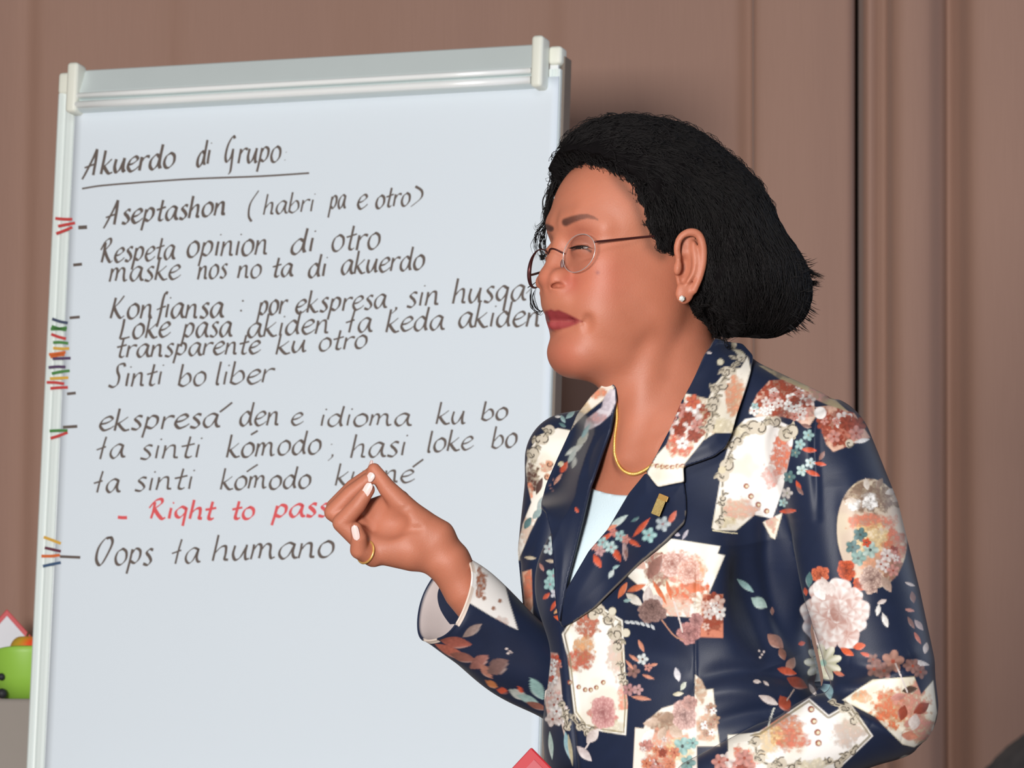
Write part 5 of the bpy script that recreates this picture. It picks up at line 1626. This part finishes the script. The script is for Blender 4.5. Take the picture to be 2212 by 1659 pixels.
def folds(V, N, F):
    """creases: (polyline, width, depth) pressed into camera-side cloth"""
    px, py = proj(V)
    off = np.zeros(len(V))
    for pts, w, d in F:
        P = catmull(np.array(pts, float), 6) if len(pts) > 2 else np.array(pts, float)
        m = np.where((px > P[:, 0].min() - 3 * w) & (px < P[:, 0].max() + 3 * w) & (py > P[:, 1].min() - 3 * w) & (py < P[:, 1].max() + 3 * w) & (N[:, 2] > -.1))[0]
        dd, t = polydist(P, px[m], py[m])
        off[m] += d * np.exp(-(dd / w) ** 2) * np.sin(np.clip(t, .04, .96) * 3.1416) ** .5
    return V + N * off[:, None]

jV, jQ = J.nets()
jV = smooth_np(jV, jQ, 2, .5)
jN = vnormals(jV, jQ)
if ((jV - jV.mean(0)) * jN).sum() < 0:
    jQ = jQ[:, ::-1]; jN = -jN
jV, jQ = quad_split(jV, jQ)
jV = smooth_np(jV, jQ, 2, .5)
jN = vnormals(jV, jQ)
jV = folds(jV, jN, [
    ([(1652,1085),(1668,1170),(1690,1270),(1722,1370),(1765,1465)], 24, -26), ([(1622,1160),(1636,1260),(1660,1360),(1690,1440)], 48, -42), ([(1560,1150),(1575,1260),(1590,1380)], 30, 8), ([(1600,1190),(1590,1290),(1610,1400)], 30, -12),
    ([(1715,1110),(1730,1230),(1755,1340)], 26, 10),
    ([(1500,1470),(1580,1448),(1680,1452),(1770,1478)], 20, -15), ([(1480,1510),(1580,1492),(1690,1500)], 20, 8), ([(1540,1560),(1620,1540),(1700,1535)], 18, -10),
    ([(1790,868),(1764,900),(1758,960),(1762,1040),(1764,1120)], 9, -9), ([(1800,858),(1768,876),(1752,890)], 9, -10), ([(1840,1010),(1850,1150),(1880,1300)], 34, 8), ([(1800,1040),(1810,1180),(1830,1290)], 24, -7),
    ([(1770,1478),(1830,1488),(1890,1475),(1960,1440)], 15, -16), ([(1800,1500),(1870,1530),(1950,1580),(1990,1612)], 13, -12), ([(1830,1430),(1900,1440),(1970,1410)], 16, 8), ([(1880,1560),(1950,1600)], 14, 8),
    ([(1213,1352),(1220,1430),(1228,1520),(1240,1620),(1250,1760)], 4, -9), ([(1226,1352),(1234,1430),(1242,1520),(1254,1620),(1264,1760)], 7, 4),
    ([(1505,1190),(1504,1320),(1502,1450),(1504,1600)], 4, -3.0), ([(1128,1236),(1140,1330),(1165,1440),(1190,1560)], 20, -6), ([(1168,1100),(1140,1180),(1110,1240)], 16, -7), ([(1350,1440),(1420,1420),(1500,1440)], 30, -6),
])
jN = vnormals(jV, jQ)
px_, py_ = proj(jV)
jC = cloth_base(jV)
frontm = jN[:, 2] > 0.06
scatter_print(jV, jN, jC, ~frontm, 77)
print_front(Paint(px_, py_, jC, frontm))
jacket = mesh_np('jacket', M(jV), jQ)
set_colors(jacket, bleach(jC))
jacket = obj('jacket', jacket, cloth_m, woman, label='navy jacket printed with cream cards and coral flowers')

bV2, bQ2 = keep_largest(*Bl.nets()); bV2 = smooth_np(bV2, bQ2, 2, .5)
if (vnormals(bV2, bQ2) * (bV2 - bV2.mean(0))).sum() < 0: bQ2 = bQ2[:, ::-1]
blouse_m = mat('pale_mint_knit', (196, 214, 222), .8, noise_scale=25, noise_amt=.02, bump=.2, bump_scale=900)
obj('blouse', mesh_np('blouse', M(bV2), bQ2), blouse_m, woman)

from mathutils.geometry import delaunay_2d_cdt
def sheet(name, poly, lift, printer, parent, thick=7.0, edge=None, step=3.0, zoff=None):
    """a flat garment piece lying on the chest: outline in front view, real height from the body"""
    P = np.array(poly, float)
    Pd = []
    for i in range(len(P)):
        a, b = P[i], P[(i + 1) % len(P)]
        k = max(1, int(np.hypot(*(b - a)) / (step * 1.2)))
        for q in range(k): Pd.append(a + (b - a) * q / k)
    Pd = np.array(Pd)
    for _ in range(2): Pd = .25 * np.roll(Pd, 1, 0) + .5 * Pd + .25 * np.roll(Pd, -1, 0)
    gx_, gy_ = np.meshgrid(np.arange(P[:, 0].min(), P[:, 0].max(), step), np.arange(P[:, 1].min(), P[:, 1].max(), step))
    gx_, gy_ = gx_.ravel(), gy_.ravel()
    d, _ = polydist(Pd, gx_, gy_, True)
    ok = inside(Pd, gx_, gy_) & (d > step * .6)
    pts = np.concatenate([Pd, np.stack([gx_[ok], gy_[ok]], 1)])
    n = len(Pd)
    vs, es, fs, *_ = delaunay_2d_cdt([Vector(p) for p in pts], [], [list(range(n))], 1, 1e-4)
    xy = np.array([tuple(v) for v in vs]); tris = np.array([f for f in fs if len(f) == 3])
    d, _ = polydist(Pd, xy[:, 0], xy[:, 1], True)
    z = zat(xy[:, 0], xy[:, 1])
    for _ in range(2):
        k_ = 1 - z / FPX
        z = zat(CX + (xy[:, 0] - CX) * k_, CY + (xy[:, 1] - CY) * k_) + lift(xy[:, 0], xy[:, 1], d)
    if zoff is not None: z = z + zoff(xy[:, 0], xy[:, 1])
    k_ = 1 - z / FPX
    top_ = np.stack([CX + (xy[:, 0] - CX) * k_, CY + (xy[:, 1] - CY) * k_, z], 1)
    a, b, c = top_[tris[:, 0]], top_[tris[:, 1]], top_[tris[:, 2]]
    if np.cross(b - a, c - a)[:, 2].sum() < 0: tris = tris[:, ::-1]
    N_v = vnormals(top_, tris)
    bot = top_ - N_v * thick
    m_ = len(top_)
    # boundary edges
    E = np.concatenate([tris[:, [0, 1]], tris[:, [1, 2]], tris[:, [2, 0]]])
    key = {}
    for u, v in E: key[(u, v)] = 1
    bd = [(u, v) for (u, v) in key if (v, u) not in key]
    F = [tuple(t) for t in tris] + [tuple(t[::-1] + m_) for t in tris] + [(v, u, u + m_, v + m_) for u, v in bd]
    Vv = np.concatenate([top_, bot])
    me = mesh_any(name, M(Vv), F)
    C = cloth_base(Vv)
    Cc = C[:m_].copy()
    p = Paint(xy[:, 0], xy[:, 1], Cc)
    printer(p)
    if edge is not None: edge(p)
    C[:m_] = Cc; C[m_:] = NAVY
    set_colors(me, bleach(C))
    return obj(name, me, cloth_m, parent)
LAP = [(1395,1021),(1420,1052),(1448,1047),(1476,1040),(1481,1075),(1482,1105),(1478,1128),(1440,1166),(1380,1216),(1330,1266),(1285,1312),(1240,1342),(1214,1356),(1208,1340),(1222,1275),(1272,1190),(1312,1144),(1358,1066)]
sheet('lapel', LAP, lambda x, y, d: 14 + 6 * sstep(0, 30, d), print_lapel, jacket, edge=lambda p: p.line([(1482,1105),(1478,1128),(1440,1166),(1380,1216),(1330,1266),(1285,1312),(1240,1342)], 2.6, s2l((120,112,100)), .8))
COLN = [(1550,736),(1527,760),(1491,833),(1471,869),(1448,925),(1418,982),(1395,1021),(1420,1052),(1450,1045),(1477,1040),(1475,1008),(1510,996),(1542,984),(1566,966),(1580,940),(1592,895),(1606,850),(1622,800),(1627,768),(1604,742)]
sheet('collar', COLN, lambda x, y, d: 24 + 8 * sstep(0, 30, d) , print_collar, jacket, thick=9)
FLP = [(1318,824),(1330,836),(1331,862),(1318,925),(1296,985),(1273,1051),(1258,1120),(1244,1180),(1226,1250),(1207,1345),(1200,1300),(1196,1220),(1190,1150),(1178,1100),(1168,1090),(1180,1045),(1204,990),(1232,930),(1246,896),(1276,856),(1300,832)]
sheet('lapel', FLP, lambda x, y, d: 16 + 5 * sstep(0, 25, d), print_far_lapel, jacket, zoff=lambda x, y: np.clip(zat(x, y, Zw) - zat(x, y), -8, 30))

# lapel pin
pin = empty('lapel_pin', M(K(1426, 1092, float(zat(1426, 1092)) + 26)[None])[0], 'small gold pin on the woman\'s near jacket lapel', 'pin')
def pinslab(cx, cy, w, h, a, z0, z1, name, m_):
    c, s = math.cos(a), math.sin(a)
    cs = []
    for z in (z0, z1):
        for (u, v) in ((-w, h), (w, h), (w, -h), (-w, -h)):
            x, y = cx + u * c - v * s, cy + u * s + v * c
            cs.append(K(x, y, float(zat(x, y)) + z))
    return obj(name, MB().hexa(M(cs)).mesh(name, smooth=False, bevel=.0006), m_, pin)
brass_m = mat('engraved_brass', (188, 164, 104), .4, metal=.35, noise_scale=400, noise_amt=.35, bump=.5, bump_scale=1200)
pinslab(1422, 1096, 10, 18, math.radians(22), 18, 27, 'plate', brass_m)
pinslab(1432, 1075, 11, 6, math.radians(22), 18, 28, 'crown', gold_m)

# ------------------------------------------------------------------ far sleeve: hollow cuff
def ring_loft(rings, nseg, closed_inner):
    V = np.concatenate(rings); k = len(rings); Q = []
    for i in range(k - 1):
        for j in range(nseg):
            Q.append((i * nseg + j, i * nseg + (j + 1) % nseg, (i + 1) * nseg + (j + 1) % nseg, (i + 1) * nseg + j))
    return V, np.array(Q)
ax_pts = catmull(np.array([[1250, 1512, -168], [1190, 1470, -142], [1115, 1420, -104], [1045, 1362, -76], [990, 1316, -56], [963, 1296, -48]], float), 22)
rad_ = catmull(np.array([[84, 78], [88, 80], [94, 84], [98, 88], [102, 92], [103, 94]], float), 22)
nseg = 220
rings = []
tan = np.gradient(ax_pts, axis=0); tan /= np.linalg.norm(tan, axis=1, keepdims=True)
# towards the cuff the rings turn to face up and towards the camera so the opening shows
open_dir = unit((-.79, -.37, .49))
for i in range(len(ax_pts)):
    w = sstep(.55, 1.0, i / (len(ax_pts) - 1))
    t = unit(tan[i] * (1 - w) + open_dir * w)
    e1 = unit(np.cross(t, (0, 0, 1.0))); e2 = np.cross(t, e1)
    th = np.linspace(0, 2 * math.pi, nseg, endpoint=False)
    wr = 1 + .025 * np.sin(3 * th + i * .05) + .018 * np.sin(5 * th - i * .11)
    rings.append(ax_pts[i] + (rad_[i][0] * np.cos(th) * wr)[:, None] * e1 + (rad_[i][1] * np.sin(th) * wr)[:, None] * e2)
outer = len(rings)
lastc, r0 = ax_pts[-1], rings[-1]
# rolled hem and inside
for k, (sc, adv) in enumerate([(1.01, 3), (.985, 5), (.955, 3), (.935, -3), (.92, -20), (.90, -45), (.87, -75), (.78, -100), (.55, -125), (.3, -135)]):
    rings.append(lastc + (r0 - lastc) * sc + open_dir * adv)
sV, sQ = ring_loft(rings, nseg, True)
sN = vnormals(sV, sQ)
ctr = np.repeat(np.concatenate([ax_pts, np.repeat(lastc[None], 10, 0)]), nseg, 0) if False else None
if ((sV[:outer * nseg] - np.repeat(ax_pts, nseg, 0)) * sN[:outer * nseg]).sum() < 0:
    sQ = sQ[:, ::-1]; sN = -sN
spx, spy = proj(sV)
sC = cloth_base(sV)
ringid = np.repeat(np.arange(len(rings)), nseg)
outm = (ringid < outer + 2)
fm = outm & (sN[:, 2] > .02)
scatter_print(sV, sN, sC, outm & ~fm & (ringid < outer * .55), 78)
p = Paint(spx, spy, sC, fm)
p.card([(1010,1200),(1045,1215),(1090,1260),(1100,1300),(1118,1360),(1100,1352),(1060,1330),(1004,1296),(1000,1330),(985,1345),(1015,1270)], s2l((232,228,224)), None, [(1040,1262,14,36,s2l((150,96,72)),.9),(1085,1345,20,14,s2l((206,170,160)),.7)], 81, .05)
for (a, b) in [(1065,1232),(1080,1298),(1066,1314),(1046,1292)]: p.dot(a, b, 4.5, s2l((150,110,92)))
for (a, b, l, t, w, c) in [(1020,1362,50,-35,18,s2l((150,130,124))),(985,1388,70,8,24,s2l((150,84,72))),(975,1408,80,25,20,s2l((170,96,80))),(1000,1420,60,15,20,s2l((140,90,80))),(1035,1430,50,-35,26,s2l((150,100,92))),(1050,1450,40,50,18,s2l((176,120,104))),(1075,1440,54,-30,34,s2l((120,92,88))),(1062,1478,30,30,14,s2l((206,130,80))),(1085,1492,24,10,14,CORAL),(1120,1500,46,25,20,s2l((190,196,190))),(1160,1488,56,60,26,s2l((150,186,182))),(1140,1510,50,20,16,s2l((160,190,186))),(1124,1490,18,60,9,CORAL),(1160,1525,50,20,14,s2l((150,96,84)))]: p.leaf(a, b, l, t, w, c)
for (a, b) in [(1095,1402),(1103,1408),(1098,1412)]: p.dot(a, b, 2.5, PALE)
rim = (ringid >= outer - 5) & (ringid < outer + 3)
seg = vnoise(np.tile(np.arange(nseg) / 14.0, len(rings)), ringid * .02, 4)
rm = rim & (spx > 915) & ((spy > 1350) | (spx > 985)) & (seg > .42)
sC[rm] = s2l((222, 200, 182)); 
lin = ringid >= outer + 3
sC[lin] = s2l((206, 192, 190))
me = mesh_np('sleeve', M(sV), sQ); set_colors(me, bleach(sC))
obj('sleeve', me, cloth_m, jacket)

# ------------------------------------------------------------------ necklace
ZB = None
def body_z(x, y, zmin=-150, zmax=299):
    zz = np.arange(zmin, zmax, 2.0)
    sv = bf.sample(np.stack([np.full_like(zz, x), np.full_like(zz, y), zz], 1))
    w = np.where(sv < 0)[0]
    return zz[w[-1]] + 2 if len(w) else np.nan
npts = catmull(np.array([(1318, 846), (1327, 864), (1331, 900), (1326, 945), (1326, 980), (1336, 1006), (1352, 1019), (1370, 1021), (1390, 1012), (1410, 996), (1432, 972), (1452, 930)], float), 12)
nz_ = np.array([body_z(a, b) for a, b in npts])
good = ~np.isnan(nz_); nz_ = np.interp(np.arange(len(nz_)), np.where(good)[0], nz_[good])
nz_ = np.convolve(np.pad(nz_, 6, 'edge'), np.ones(13) / 13, 'valid')
NP = np.stack([npts[:, 0], npts[:, 1], nz_ + 4], 1)
fine = catmull(NP, 6)
neck = obj('necklace', MB().tube(M(fine), (3.4 + 1.0 * np.sin(np.arange(len(fine)) * 1.9)) * S, 8).mesh('necklace', smooth=True), gold_m, label='thin gold chain around the woman\'s neck', cat='necklace')
# ring on the hand
rc = hk(790, 1193, 35); rax = unit((-30, -12, 28))
e1 = unit(np.cross(rax, (0, 1, 0))); e2 = np.cross(rax, e1)
th = np.linspace(0, 2 * math.pi, 40, endpoint=False)
obj('finger_ring', MB().tube(M([rc + 24.5 * (math.cos(t) * e1 + math.sin(t) * e2) for t in th]), 2.6 * S, 8, True).mesh('finger_ring', smooth=True), gold_m, label='thin gold ring on the woman\'s raised hand', cat='ring')
# ------------------------------------------------------------------ lower body and the other hand (below the frame)
trouser_m = mat('dark_trousers', (28, 30, 38), .8, noise_scale=20, noise_amt=.05)
shoe_m = mat('black_leather', (22, 20, 20), .35, noise_scale=40, noise_amt=.05)
hipc = M((1500, 1900, 10))[0]
tlw = tl[0] * VR - tl[2] * VF; tlw = tlw * np.array([1, 1, 0]); tlw /= np.linalg.norm(tlw)
tfw = tf[0] * VR - tf[2] * VF; tfw = tfw * np.array([1, 1, 0]); tfw /= np.linalg.norm(tfw)
hz0 = hipc[2] * 1000
tr_ = Field((-200, -190, 20), (200, 190, hz0 + 130), 8)
tr_.ell((0, 0, hz0), (112, 160, 150), 30); tr_.ell((-25, 0, hz0 - 90), (112, 158, 110), 40)
for s_ in (-1, 1):
    tr_.chain([((0, 80 * s_, hz0 - 90), 88), ((5, 78 * s_, 620), 80), ((0, 76 * s_, 470), 68), ((-5, 76 * s_, 280), 63), ((-5, 76 * s_, 90), 66)], 30)
Vs, Qs = tr_.nets(); Vs = smooth_np(Vs, Qs, 2, .5)
Nn = vnormals(Vs, Qs)
if ((Vs - Vs.mean(0)) * Nn).sum() < 0: Qs = Qs[:, ::-1]
obj('trousers', mesh_np('trousers', hipc * np.array([1, 1, 0]) + (Vs[:, 0:1] * tfw + Vs[:, 1:2] * tlw + Vs[:, 2:3] * np.array([0, 0, 1])) * .001, Qs), trouser_m, woman)
for s_ in (-1, 1):
    b0 = hipc * np.array([1, 1, 0]) + tlw * .078 * s_
    sh = Field((-70, -50, -5), (200, 50, 90), 5)
    sh.cone((-25, 0, 30), (60, 0, 28), 32, 36, 10); sh.cone((60, 0, 24), (140, 0, 16), 36, 22, 20); sh.cone((-30, 0, 60), (-10, 0, 60), 30, 30, 15)
    Vs, Qs = sh.nets()
    Vw = b0 + (Vs[:, 0:1] * tfw + Vs[:, 1:2] * tlw) * .001 + np.array([0, 0, 1]) * np.maximum(Vs[:, 2:3], 2) * .001
    obj('shoe', mesh_np('shoe', Vw, Qs), shoe_m, woman)
red_m = mat('red_card_cover', (168, 22, 36), .5, noise_scale=20, noise_amt=.04)
pink_m = mat('faded_red_panel', (172, 74, 82), .55, noise_scale=20, noise_amt=.05)
fz = 416.0
folder = empty('red_folder', M((1200, 1760, fz))[0], 'red folder with a paler panel held low by the woman\'s side', 'folder')
def plate(pts, z0, z1, name, m_, bev=.0015):
    cs = [K(a, b, z0) for a, b in pts] + [K(a, b, z1) for a, b in pts]
    return obj(name, MB().hexa(M(cs)).mesh(name, bevel=bev), m_, folder)
c0 = np.array([1148.0, 1614.0]); ea = unit((-.68, .73)); eb = unit((.70, .71))
q = lambda a, b: tuple(c0 + ea * a + eb * b)
plate([q(0, 0), q(0, 300), q(260, 300), q(260, 0)][::-1], fz - 9, fz + 7, 'cover', red_m)
plate([q(14, 22), q(14, 278), q(246, 278), q(246, 22)][::-1], fz + 6, fz + 8.5, 'panel', pink_m, .0006)

# ------------------------------------------------------------------ things behind the flip chart, left edge
TY = 7.02
ps = TY / FPX
tt_ = ray_at(0, 1515, TY)
top_z = tt_[2]
table = empty('table', (tt_[0] - .35, TY, 0), 'low table under a grey-brown cloth at the lower left edge', 'table')
cloth2_m = mat('grey_brown_tablecloth', (150, 142, 134), .85, noise_scale=12, noise_amt=.06)
x0t, x1t = tt_[0] - .95, tt_[0] + .16
nn = 120
V, F = [], []
loop = []
for k in range(nn):
    t = k / nn * 4
    e_ = int(t); f_ = t - e_
    cs = [(x0t, TY - .14), (x1t, TY - .14), (x1t, TY + .22), (x0t, TY + .22)]
    a, b = np.array(cs[e_]), np.array(cs[(e_ + 1) % 4])
    loop.append(a + (b - a) * f_)
loop = np.array(loop); cen = loop.mean(0)
for z, sc in ((top_z, .985), (top_z - .006, 1.0), (top_z - .12, 1.01), (top_z - .35, 1.02), (.02, 1.03)):
    for k, q_ in enumerate(loop):
        wv = .012 * math.sin(k * 1.3) * (1 if z < top_z - .01 else 0)
        d_ = (q_ - cen); V.append((*(cen + d_ * sc + d_ / np.linalg.norm(d_) * wv), z))
for i in range(4):
    for k in range(nn): F.append((i * nn + k, i * nn + (k + 1) % nn, (i + 1) * nn + (k + 1) % nn, (i + 1) * nn + k))
F.append(tuple(range(nn))[::-1])
obj('tablecloth', mesh_any('tablecloth', V, F), cloth2_m, table)
obj('tabletop', MB().box(((x0t + x1t) / 2, TY + .04, top_z - .02), (x1t - x0t - .04, .32, .02)).mesh('tabletop', bevel=.002), mat('wood_top', (150, 116, 84), .5, noise_scale=15, noise_amt=.1), table)
# green bowl
green_m = mat('lime_green_plastic', (150, 200, 74), .45, noise_scale=15, noise_amt=.03)
bc = ray_at(62, 1508, TY - .02)
bc[2] = top_z + .001
bowl = empty('green_bowl', bc, 'lime green bowl with dark studs on the table at the lower left', 'bowl')
R0 = 92 * ps
def wobr(r, h, t, i):
    up_ = (h / .085)
    return r * (1 + .03 * math.cos(3 * t + 1) * up_), h * (1 + .10 * math.cos(2 * t - .6) * up_ + .05 * math.cos(5 * t) * up_)
HB = 108 * ps
prof = [(.30 * R0, 0), (.62 * R0, .002), (.82 * R0, .02), (.93 * R0, HB * .45), (1.0 * R0, HB * .9), (1.02 * R0, HB), (.985 * R0, HB * 1.02), (.95 * R0, HB * .95), (.86 * R0, HB * .45), (.7 * R0, .03), (.3 * R0, .02), (.02 * R0, .018)]
V, F = lathe(prof, bc, 56, wob=lambda r, h, t, i: (r * (1 + .02 * math.cos(3 * t + 1) * h / HB), h * (1 + (.13 * math.cos(t + .3) + .04 * math.cos(3 * t)) * h / HB)))
obj('shell', mesh_any('shell', V, F), green_m, bowl)
stud_m = mat('black_rubber', (34, 34, 40), .6, noise_scale=30, noise_amt=.05)
for (a, b, r) in [(3, 1462, 8), (4, 1498, 11), (-40, 1500, 11)]:
    c_ = ray_at(a, b, TY - .02 - R0 * .82)
    bm = bmesh.new(); bmesh.ops.create_uvsphere(bm, u_segments=16, v_segments=10, radius=r * ps)
    me = bpy.data.meshes.new('stud'); bm.to_mesh(me); bm.free()
    me.transform(Matrix.Translation(Vector(c_)))
    me.polygons.foreach_set('use_smooth', np.full(len(me.polygons), True, bool))
    obj('stud', me, stud_m, bowl)
# fruit in the bowl
fm_, N_, L_, b_ = node_mat('red_yellow_fruit_skin')
tc = N_.new('ShaderNodeTexCoord'); nz = N_.new('ShaderNodeTexNoise'); nz.inputs['Scale'].default_value = 14
sx = N_.new('ShaderNodeSeparateXYZ'); ad = N_.new('ShaderNodeMath'); ad.operation = 'MULTIPLY_ADD'; ad.inputs[1].default_value = 9.0; ad.inputs[2].default_value = -.02
ad2 = N_.new('ShaderNodeMath'); ad2.operation = 'ADD'
cr = N_.new('ShaderNodeValToRGB'); cr.color_ramp.elements[0].position = .42; cr.color_ramp.elements[0].color = rgba((206, 168, 50)); cr.color_ramp.elements[1].position = .66; cr.color_ramp.elements[1].color = rgba((246, 88, 40))
L_.new(tc.outputs['Object'], nz.inputs['Vector']); L_.new(tc.outputs['Object'], sx.inputs[0]); L_.new(sx.outputs['X'], ad.inputs[0]); L_.new(ad.outputs[0], ad2.inputs[0]); L_.new(nz.outputs['Fac'], ad2.inputs[1]); L_.new(ad2.outputs[0], cr.inputs[0]); L_.new(cr.outputs[0], b_.inputs['Base Color'])
b_.inputs['Roughness'].default_value = .4
fc = ray_at(58, 1408, TY - .02)
fr_ = 40 * ps
V, F = lathe([(fr_ * math.sin(t) * (1 + .06 * math.cos(2 * t)), -fr_ * .92 * math.cos(t) + (.12 * fr_ * math.exp(-(t - 3.14) ** 2 * 9) * -1)) for t in np.linspace(.03, 3.11, 24)], (0, 0, 0), 32)
fo = obj('fruit', mesh_any('fruit', V, F), fm_, label='orange and yellow fruit lying in the green bowl', cat='fruit')
fo.location = tuple(fc)
stem = MB().tube([(0, 0, fr_ * .78), (.001, 0, fr_ * .95), (.003, 0, fr_ * 1.08)], .0016, 8).mesh('stem', smooth=True)
so = obj('stem', stem, mat('brown_stem', (96, 66, 36), .8, noise_scale=60, noise_amt=.1)); so.parent = fo
# white sign with red border, leaning on its corner behind the bowl
SY = TY + .09
def sgn(pts, w0, w1, name, m_):
    c1 = [ray_at(a, b, SY + w0) for a, b in pts]; c2 = [ray_at(a, b, SY + w1) for a, b in pts]
    return obj(name, MB().hexa(c1 + c2).mesh(name, bevel=.0008), m_, sign)
sign = empty('sign', ray_at(15, 1506, SY), 'white card with a red border standing on the table behind the green bowl', 'sign')
cc = np.array([15.0, 1422.0]); rr_ = 106.0; ri = 92.0
dia = lambda r: [(cc[0], cc[1] - r), (cc[0] + r, cc[1] + r * .0 + 12), (cc[0], cc[1] + r * .86), (cc[0] - r, cc[1] + 12)]
sgn(dia(rr_)[::-1], .004, -.004, 'border', mat('red_border', (196, 44, 52), .5, noise_scale=20, noise_amt=.03))
sgn(dia(ri)[::-1], -.003, -.0055, 'face', mat('white_card', (226, 226, 232), .7, noise_scale=20, noise_amt=.01))

# ------------------------------------------------------------------ listener in the foreground, lower right
LD = 2.35
lp = CAM + (VF + VR * (2415 - CX) / FPX + VU * (CY - 2084) / FPX) * LD
lis = empty('person', (lp[0], lp[1], 0), 'dark-haired listener whose head rises blurred at the lower right corner', 'person')
lf = Field((-230, -190, 0), (230, 200, 1130), 9)
hz_ = lp[2] * 1000
lf.ell((0, 0, hz_ - 5), (72, 92, 105), 20); lf.cone((0, 88, hz_ + 5), (0, 106, hz_ - 22), 9, 13, 12); lf.ell((0, 70, hz_ - 80), (36, 30, 26), 20)
for s_ in (-1, 1): lf.ell((74 * s_, 0, hz_ - 12), (10, 20, 32), 6); lf.cone((0, 0, hz_ - 90), (0, 5, hz_ - 190), 50, 56, 25)
lf.cone((-150, 10, hz_ - 245), (150, 10, hz_ - 245), 62, 62, 40)
lf.ell((0, 10, hz_ - 420), (170, 115, 260), 40)
lf.cone((-165, 5, hz_ - 260), (-185, -20, hz_ - 520), 52, 44, 30); lf.cone((165, 5, hz_ - 260), (185, -20, hz_ - 520), 52, 44, 30)
lf.ell((0, 0, hz_ - 640), (185, 150, 90), 40)
lf.cone((-90, 60, hz_ - 660), (-90, 150, 440), 75, 60, 30); lf.cone((90, 60, hz_ - 660), (90, 150, 440), 75, 60, 30)
lf.cone((-90, 150, 430), (-90, 120, 40), 58, 44, 20); lf.cone((90, 150, 430), (90, 120, 40), 58, 44, 20)
V, Q = lf.nets(); V = smooth_np(V, Q, 2, .5)
V[:, 2] = np.maximum(V[:, 2], 3)
Nn = vnormals(V, Q)
if ((V - V.mean(0)) * Nn).sum() < 0: Q = Q[:, ::-1]
lme = mesh_np('body', np.array([lp[0], lp[1], 0]) + V * .001, Q)
set_colors(lme, np.where((V[:, 2] > hz_ - 170)[:, None], s2l((120, 80, 62)), s2l((46, 48, 56))))
obj('body', lme, attr_mat('listener_skin_and_clothes', .7, .3), lis)
lh = Field((-130, -150, hz_ - 190), (130, 150, hz_ + 150), 5)
lh.ell((0, -6, hz_ + 8), (88, 108, 112), 10); lh.ell((0, -40, hz_ - 60), (84, 70, 90), 30)
V, Q = lh.nets(); V = smooth_np(V, Q, 2, .5); Nn = vnormals(V, Q)
if ((V - V.mean(0)) * Nn).sum() < 0: Q = Q[:, ::-1]; Nn = -Nn
V = V + Nn * ((fbm(V[:, 0] / 12 + V[:, 1] / 17, V[:, 2] / 22, 3, 2) - .5) * 7)[:, None]
obj('hair', mesh_np('hair', np.array([lp[0], lp[1], 0]) + V * .001, Q), hair_m, lis)
